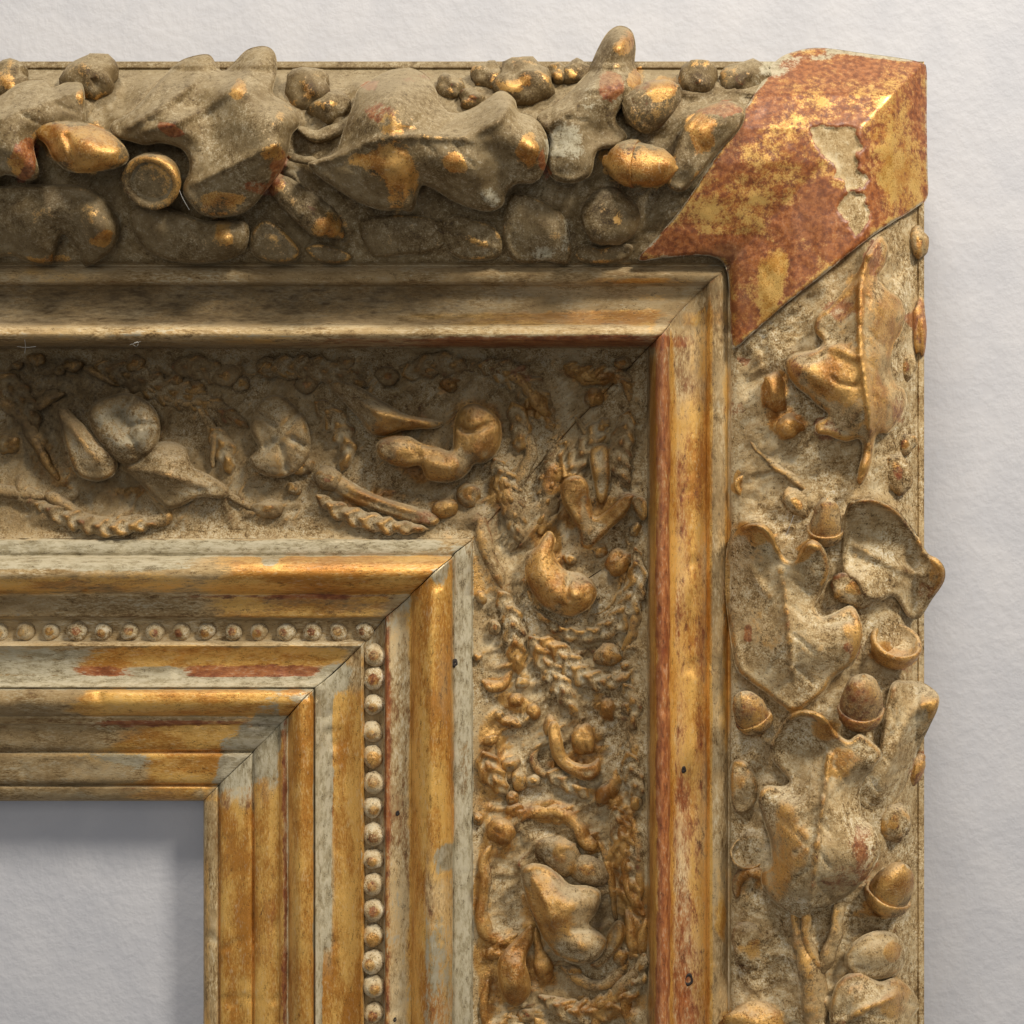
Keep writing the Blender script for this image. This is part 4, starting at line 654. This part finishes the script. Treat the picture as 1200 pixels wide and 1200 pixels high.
tube('scroll', [(606, 962, 8, 7), (621, 955, 10, 8), (645, 950, 11, 9), (664, 956, 11, 9), (676, 970, 11, 9), (684, 984, 11, 12), (692, 990, 11, 15)], base=(.4, .12, .0, 0))
blob('scroll_bud', 587, 976, 9, 18, 16, 16, base=(.45, .12, .05, 0)); blob('scroll_bud', 604, 950, 6, 11, 9, 9, base=(.4, .1, .02, 0))
tube('scroll', [(574, 994, 7, 7), (566, 1008, 8, 7), (568, 1030, 8, 7), (566, 1055, 8, 7), (564, 1078, 8, 8), (572, 1098, 8, 8), (588, 1104, 8, 7), (606, 1096, 8, 6)], base=(.4, .1, .05, 0))
leaf('flower_petal', [(610, 1022, 22), (622, 1012, 26), (640, 1014), (655, 1024), (668, 1036), (690, 1038), (704, 1046), (700, 1068), (690, 1082), (702, 1092), (712, 1104), (702, 1122), (682, 1131), (656, 1123), (640, 1106), (628, 1082), (616, 1052)], 18, [(628, 1035, 34), (645, 1060, 42), (670, 1060, 42), (660, 1095, 38), (690, 1060, 32), (684, 1112, 40), (665, 1118, 30), (680, 1085, 26)], base=(.2, .02, .12, 0), inset=6, veins=[([(620, 1020), (640, 1060), (652, 1110)], 5, 4), ([(672, 1090), (690, 1088), (705, 1092)], 3, -8)], lump=2)
blob('flower_petal', 655, 1002, 10, 26, 24, 18, base=(.02, .0, .05, .12), lump=.3)
blob('flower_petal', 690, 1020, 10, 26, 16, 14, rot=-20, base=(.02, .0, .05, .12), lump=.3)
leaf('flower_petal', [(712, 1092), (724, 1078), (732, 1085), (730, 1104), (716, 1124), (700, 1136), (690, 1130), (704, 1118)], 12, [(720, 1100, 22)], base=(.15, .05, 0, .1))
leaf('acanthus_leaf', [(622, 1084, 18), (626, 1100), (616, 1125), (622, 1150), (620, 1168), (606, 1180), (592, 1172), (584, 1150), (584, 1125), (596, 1108), (610, 1095)], 12, [(604, 1130, 30), (604, 1155, 34), (616, 1100, 22)], base=(.5, .15, .02, 0))
tube('scroll', [(628, 1088, 10, 5), (630, 1108, 10, 6), (634, 1126, 10, 11), (638, 1142, 10, 16)], base=(.4, .1, .02, 0), flat=.9)
blob('scroll_bud', 578, 1118, 5, 10, 8, 8, base=(.4, .1, .02, 0))
for pts in ([(722, 944, 6, 6), (730, 970, 8, 9), (734, 1000, 9, 9), (735, 1030, 9, 8), (744, 1055, 9, 9), (752, 1072, 8, 8)], [(704, 990, 4, 4), (714, 1020, 5, 5), (718, 1050, 5, 5), (722, 1078, 5, 4)], [(742, 960, 5, 5), (748, 990, 6, 7), (750, 1020, 6, 7), (752, 1045, 6, 6)], [(736, 1070, 8, 8), (740, 1090, 9, 9), (744, 1110, 9, 9), (740, 1122, 8, 6)], [(756, 1080, 6, 5), (754, 1100, 7, 7), (752, 1118, 6, 5)], [(632, 1168, 6, 5), (652, 1176, 8, 8), (680, 1184, 8, 8), (708, 1176, 9, 9), (732, 1158, 9, 9), (748, 1138, 9, 8), (755, 1120, 8, 6)], [(660, 1134, 6, 5), (678, 1148, 8, 7), (700, 1156, 8, 8), (722, 1146, 8, 7), (734, 1128, 8, 6)], [(706, 1182, 6, 6), (700, 1200, 7, 8), (712, 1222, 7, 8)], [(738, 1160, 7, 6), (734, 1182, 7, 7), (742, 1206, 7, 7)], [(718, 1172, 6, 5), (722, 1190, 6, 6)], [(600, 1186, 4, 6), (590, 1210, 5, 9), (596, 1240, 5, 9)], [(628, 1192, 4, 6), (640, 1215, 5, 9), (660, 1235, 5, 9)], [(572, 1150, 3, 4), (566, 1180, 4, 5), (570, 1210, 4, 5)]):
    tube('scroll_tendril', pts, base=(.25, .06, .08, 0))
for x, y, rx, ry in ((672, 1138, 10, 7), (728, 1120, 9, 12), (560, 960, 6, 8), (616, 1190, 12, 9), (726, 1095, 10, 8), (746, 940, 8, 10)): blob('scroll_bud', x, y, 5, rx, ry, min(rx, ry)+2, base=(.2, .02, .1, 0), lump=.2)

frond([(560, 428, 3, 4), (585, 434, 4, 5), (610, 446, 5, 6), (632, 472, 5, 6), (648, 504, 4, 4)], 22)
frond([(578, 536, 3, 5), (592, 566, 4, 6), (602, 598, 4, 6), (610, 636, 3, 4)], 20)
frond([(664, 516, 3, 5), (652, 545, 4, 6), (644, 580, 4, 6), (632, 620, 4, 5)], 20, sides=(1,))
frond([(738, 480, 3, 5), (730, 510, 3, 5), (726, 540, 3, 5), (736, 572, 3, 4)], 18)
frond([(744, 640, 3, 4), (742, 680, 3, 5), (728, 715, 3, 5), (700, 738, 3, 5), (662, 738, 3, 5), (628, 716, 3, 4)], 22, sides=(-1,))
frond([(632, 748, 3, 5), (655, 765, 4, 6), (680, 790, 4, 7), (715, 800, 3, 6), (738, 788, 3, 4)], 20)
frond([(620, 745, 3, 4), (640, 775, 3, 5), (658, 806, 3, 5), (676, 840, 3, 4)], 18)
frond([(584, 692, 3, 5), (598, 720, 3, 6), (604, 755, 3, 6), (608, 790, 3, 4)], 18)
frond([(720, 944, 4, 6), (730, 985, 4, 7), (738, 1030, 4, 7), (748, 1072, 4, 6)], 18, sides=(1, -1))
frond([(636, 1170, 4, 5), (672, 1186, 4, 6), (712, 1180, 4, 7), (742, 1152, 4, 6), (756, 1120, 3, 5)], 22, sides=(-1, 1))
frond([(735, 880, 3, 4), (742, 910, 3, 5), (748, 935, 3, 4)], 16)
frond([(566, 880, 2, 4), (576, 905, 3, 5), (592, 930, 3, 4)], 18)
frond([(640, 905, 3, 4), (668, 918, 3, 5), (690, 935, 3, 4)], 16)
frond([(730, 800, 3, 4), (742, 825, 3, 5), (738, 860, 3, 4)], 14)
frond([(660, 560, 3, 4), (690, 520, 3, 5), (712, 490, 3, 4)], 18)
frond([(596, 1190, 3, 5), (612, 1215, 3, 6), (640, 1250, 3, 6)], 22)
frond([(110, 428, 4, 5), (150, 440, 4, 6), (190, 456, 4, 6), (235, 470, 4, 6), (290, 500, 3, 4)], 22, base=(.15, .05, .03, .05))
frond([(-20, 440, 4, 6), (8, 452, 4, 7), (30, 474, 4, 7), (44, 500, 4, 6)], 20, base=(.2, .05, 0, .12))
frond([(40, 590, 4, 6), (80, 606, 4, 7), (125, 618, 4, 7), (190, 612, 4, 5)], 16, sides=(-1, 1), base=(.15, .03, .08, 0))
frond([(300, 436, 3, 5), (340, 430, 3, 6), (385, 436, 3, 6), (430, 452, 3, 5)], 20, base=(.08, .03, .02, .1))
frond([(470, 440, 3, 4), (510, 428, 3, 5), (548, 430, 3, 5)], 18, base=(.12, .05, 0, .1))
frond([(246, 500, 3, 4), (262, 525, 3, 6), (270, 556, 3, 4)], 18, base=(.1, .03, .06, 0))
frond([(368, 470, 3, 5), (392, 492, 3, 6), (408, 525, 3, 6), (400, 552, 3, 4)], 18, base=(.12, .05, .05, 0))
frond([(600, 470, 3, 5), (610, 500, 3, 6), (608, 530, 3, 5)], 18, base=(.2, .08, .02, 0))
frond([(370, 580, 3, 4), (400, 600, 3, 5), (450, 615, 3, 5), (500, 620, 3, 4)], 14, base=(.15, .08, .05, 0))
frond([(660, 428, 4, 5), (690, 440, 4, 6), (722, 440, 4, 6), (740, 460, 4, 5)], 16, base=(.25, .08, .0, .1))
frond([(200, 430, 3, 5), (235, 432, 3, 6), (275, 448, 3, 5)], 18, base=(.08, .03, .02, .12))

# ------------------------------------------------------------------ rails: mitred mouldings, bed and scroll panel
XL, YB = -330, 1530
def rails():
    parts = [('rail', 72, 308, 3.0), ('fillet', 308, 334, 2.2), ('cavetto', 334, 380, 3.0), ('lip', 380, 405, 2.0), ('scroll_panel', 405, 631, 3.2), ('fillet', 631, 651, 2.2), ('torus', 651, 696, 2.2), ('cavetto', 696, 725, 2.6),
             ('bead_channel', 725, 757, 2.2), ('cavetto', 757, 807, 2.6), ('ovolo', 807, 838, 2.0), ('fillet', 838, 850, 2.0), ('step_moulding', 850, 881, 2.4), ('step_moulding', 881, 920, 2.4), ('sight_edge', 920, 938.5, 1.8)]
    out = {}
    for which in ('top_rail', 'side_rail'):
        head = None
        for nm, y0, y1, st in parts:
            ia, ib = kidx(y0), kidx(y1)
            ss = np.unique(np.r_[KS[ia:ib+1], np.linspace(ia, ib, int((y1-y0)/st)+1)])
            # even out the sampling
            yy = np.interp(ss, KS, K[:, 0]); 
            ym = np.interp(ss, KS, K[:, 0]); xm = np.interp(ss, KS, K[:, 1]); z = hermite(ym, K[:, 0], K[:, 2])
            deep = nm in ('rail', 'scroll_panel')
            along = 3.2 if deep else 5.0
            gap = np.where(ym > 640, 0.5+.5*vnoise(ym/17., ym*0+3.3)*2, np.where(ym > 372, .35, 0.0))
            if which == 'top_rail':
                n = int((1083-XL)/along); u = np.linspace(0, 1, n)[None]; X = XL+(xm-gap-XL)[:, None]*u; Y = np.repeat(ym[:, None], n, 1)
                if deep: Y = Y
            else:
                n = int((YB-72)/along); u = np.linspace(0, 1, n)[None]; Y = YB+(ym+gap-YB)[:, None]*u; X = np.repeat(xm[:, None], n, 1)
            Z = np.repeat(z[:, None], n, 1)
            mid = np.clip(np.minimum((ym-ym[0]), (ym[-1]-ym))/6., 0, 1)[:, None]
            if deep:
                m2 = np.clip(np.minimum(ym-(86 if nm == 'rail' else 410), (300 if nm == 'rail' else 622)-ym)/14., 0, 1)[:, None]
                wx = X+9*fbm(X+11, Y, 30, 2); wy = Y+9*fbm(X, Y+77, 30, 2)
                rid = (1-np.clip(np.abs(fbm(wx, wy, 30, 2))*4.2, 0, 1))**2
                A = 7.0 if nm == 'scroll_panel' else 3.5
                Z = Z+m2*(3.4*2*fbm(X, Y, 34, 4)+1.7*2*fbm(X+50, Y, 7, 2)+A*(rid-.35))
                r = bed_rise(X.ravel(), Y.ravel()).reshape(X.shape); Z = Z+r*np.clip(m2+.15, 0, 1)
            else:
                a = X if which == 'top_rail' else Y
                Z = Z+.55*2*vnoise(a/70., Y*0+y0)+.4*2*fbm(X, Y, 12, 2)-1.6*np.clip(fbm(X+900, Y, 30, 3)*2-.62, 0, 1)*3
            V = np.stack([X, Y, Z], -1)
            if nm == 'rail':      # outer side of the moulding, back to the wall
                e = V[0].copy(); e[:, 2] = WALLZ+6; k = 14*(1-(e[:, 2]/D))
                e2 = V[0].copy(); e2[:, 2] -= 10
                # keep the side square: same world position, deeper
                f0 = (D-V[0][:, 2])/(D-e[:, 2]); e[:, 0] = 600+(V[0][:, 0]-600)*f0; e[:, 1] = 600+(V[0][:, 1]-600)*f0
                V = np.concatenate([e[None], V], 0)
            nr = V.shape[0]
            # cut end at the mitre: a short return into the depth
            endc = V[:, -1:].copy(); endc[..., 2] -= 30
            V = np.concatenate([V, endc], 1); nc = n+1
            F = np.array(grid_faces(nr, nc))
            if which == 'top_rail': F = F[:, ::-1]
            base = {'rail': (.08, .04, .0, .0), 'scroll_panel': (.20, .08, .0, .05)}.get(nm, (.16, .12, .03, .0))
            if nm == 'bead_channel': base = (.12, .05, .25, .10)
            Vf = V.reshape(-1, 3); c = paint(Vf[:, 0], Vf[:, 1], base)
            if not deep:
                wob = fbm(Vf[:, 0]*(.2 if which == 'top_rail' else 1), Vf[:, 1]*(1 if which == 'top_rail' else .2), 26, 3); c[:, GOLD] += .5*wob; c[:, PALE] += .35*wob
                dm = np.abs((Vf[:, 0]-np.interp(Vf[:, 1], K[:, 0], K[:, 1])))      # dusty near the mitre
                k = np.clip(1-dm/26., 0, 1); c[:, GOLD] -= .5*k; c[:, PALE] += .22*k
            c = np.clip(c, 0, 1)
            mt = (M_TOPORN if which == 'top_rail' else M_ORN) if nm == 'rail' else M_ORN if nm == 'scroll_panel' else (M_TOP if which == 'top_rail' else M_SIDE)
            o = link(which if nm == 'rail' else nm, P(Vf), F.tolist(), mt, ROOT if head is None else head, c)
            if nm == 'rail': head = o; out[which] = o
    return out
RAILS = rails()
for f in LATER: f()

# beads: one string per rail, each bead a sub-part of its rail
def bead_mesh(nm):
    nu, nv = 16, 10; th = np.linspace(0, math.pi, nv); ph = np.arange(nu)*2*math.pi/nu
    V = np.stack([np.sin(th)[:, None]*np.cos(ph)[None], -np.repeat(np.cos(th)[:, None], nu, 1), np.sin(th)[:, None]*np.sin(ph)[None]], -1).reshape(-1, 3)
    k0 = RNG.uniform(0, 99); V = V*(1+.22*fbm(V[:, 0]*9+k0, V[:, 2]*9+V[:, 1]*4, 7, 2))[:, None]*U*11.5
    me = bpy.data.meshes.new(nm); me.from_pydata(V.tolist(), [], grid_faces(nv, nu, True)); me.polygons.foreach_set('use_smooth', [True]*len(me.polygons)); return me, V
def beads(rail, centres, mat, gold, size=1., deep=-88.0):
    kinds = []
    for k in range(9):
        me, V = bead_mesh('bead'); f = V/(U*11.5); g = gold+.25*RNG.uniform(-1, 1)
        w = np.zeros((len(V), 4)); w[:, GOLD] = g+.12-.35*np.clip(f[:, 2], 0, 1)+.3*fbm(f[:, 0]*9+k, f[:, 2]*9, 6, 2); w[:, BOLE] = .2+.2*RNG.random(); w[:, PALE] = .05+.45*np.clip(f[:, 2]-.1, 0, 1); w[:, GRIME_SHADE] = .25*np.clip(.35+f[:, 1], 0, 1)
        at = me.color_attributes.new('wear_shade', 'FLOAT_COLOR', 'POINT'); at.data.foreach_set('color', np.clip(w, 0, 1).astype(np.float32).ravel()); me.materials.append(mat); kinds.append(me)
    for x, y in centres:
        o = bpy.data.objects.new('bead', random.choice(kinds)); S.collection.objects.link(o); o.parent = rail
        w = P(np.array([x+RNG.normal(0, .7), y+RNG.normal(0, .7), deep+RNG.normal(0, .8)])); o.location = Vector(w)-WORLD[rail.name]
        s = size*(1+RNG.normal(0, .05)); o.scale = (s*RNG.uniform(.95, 1.05), s, s*RNG.uniform(.95, 1.06)); o.rotation_euler = (RNG.uniform(-.2, .2), RNG.uniform(-.3, .3), RNG.uniform(-.2, .2))
beads(RAILS['top_rail'], [(427-30.6*i, 740) for i in range(20)], M_ORN, .25, 1.02, -92.)
beads(RAILS['side_rail'], [(438, 766+30.0*i) for i in range(20)], M_ORN, .40, 1.2, -90.)

# dark board behind the mitred mouldings, added to stop light leaking through
def board(name, px):
    n = len(px); V = P([(x, y, -152) for x, y in px]+[(x, y, WALLZ+1.5) for x, y in px]); F = [list(range(n))[::-1], list(range(n, 2*n))]+[[i, (i+1) % n, n+(i+1) % n, n+i] for i in range(n)]
    return link(name, V, F, M_WOOD, ROOT, None, False)
board('light_stop_board', [(XL, 150), (1000, 150), (1000, YB), (252, YB), (252, 926), (XL, 926)])

# nail hole and little dark flaws in the mouldings of the side rail
def ring(name, x, y, rx, ry, w, dz):
    n = 20; th = np.arange(n)*2*math.pi/n; z = zat(x, y)+dz; rows = []
    for q, dzz in ((1.0, -1.), (1.0, 0.8), (1-w*.5, 1.5), (1-w, .8), (1-w, -1.)):
        rows.append(np.stack([x+rx*q*np.cos(th)*(1+.1*np.sin(3*th)), y+ry*q*np.sin(th)*(1+.12*np.cos(2*th+1)), np.full(n, z+dzz)], -1))
    link(name, P(np.array(rows).reshape(-1, 3)), grid_faces(5, n, True), M_HOLE, ROOT)
ring('nail_hole', 807, 1148, 5.2, 8.0, .5, 0)
for x, y, r in ((466, 953, 2.4), (533, 777, 4.0), (463, 1195, 2.2), (801, 902, 3.2)): ring('worm_hole', x, y, r, r*1.4, .96, -.2)

# ------------------------------------------------------------------ wall
wv = [(-1.6, -WALLZ*U, -1.4), (1.6, -WALLZ*U, -1.4), (1.6, -WALLZ*U, 1.4), (-1.6, -WALLZ*U, 1.4)]
wall = link('wall', wv, [[0, 1, 2, 3]], M_WALL, None, None, False); wall['kind'] = 'structure'; wall['label'] = 'pale grey painted plaster wall behind the frame'

# ------------------------------------------------------------------ lint caught on the frame
def lint(label, strands):
    bm_v, bm_f = [], []
    for st in strands:
        p = np.array(st, float); q = spline(p, False, 2.) if len(p) > 2 else p
        c = np.array([[x, y, zat(x, y)+h] for x, y, h in q]); n = len(c); o = len(bm_v)
        t = np.gradient(c, axis=0); s = np.c_[-t[:, 1], t[:, 0], 0*t[:, 0]]; s /= np.linalg.norm(s, axis=1)[:, None]+1e-9
        for k in range(3):
            a = k*2*math.pi/3; bm_v += (c+.4*(math.cos(a)*s+math.sin(a)*np.array([0, 0, 1.]))).tolist()
        for k in range(3):
            for i in range(n-1):
                k2 = (k+1) % 3; bm_f.append([o+k*n+i, o+k*n+i+1, o+k2*n+i+1, o+k2*n+i])
    ob = link('lint', P(np.array(bm_v)), bm_f, M_LINT, None, None); ob['label'] = label; ob['category'] = 'lint'
lint('cross-shaped white lint thread under the top moulding at the far left', [[(29, 398, 34), (30, 406, 36), (29, 414, 34)], [(20, 406, 34), (30, 407, 35), (42, 406, 34)]])
lint('small tangled white lint speck on the dark edge of the top moulding', [[(155, 403, 30), (160, 406, 32), (162, 401, 33), (157, 402, 32)], [(152, 404, 30), (165, 400, 32)]])
lint('thin pale hair strung below the empty acorn cup', [[(210, 222, 50), (214, 232, 52), (222, 246, 46)]])
lint('pale hair sticking up from the curled leaf lip on the side rail', [[(921, 628, 34), (926, 615, 40), (930, 604, 44)]])
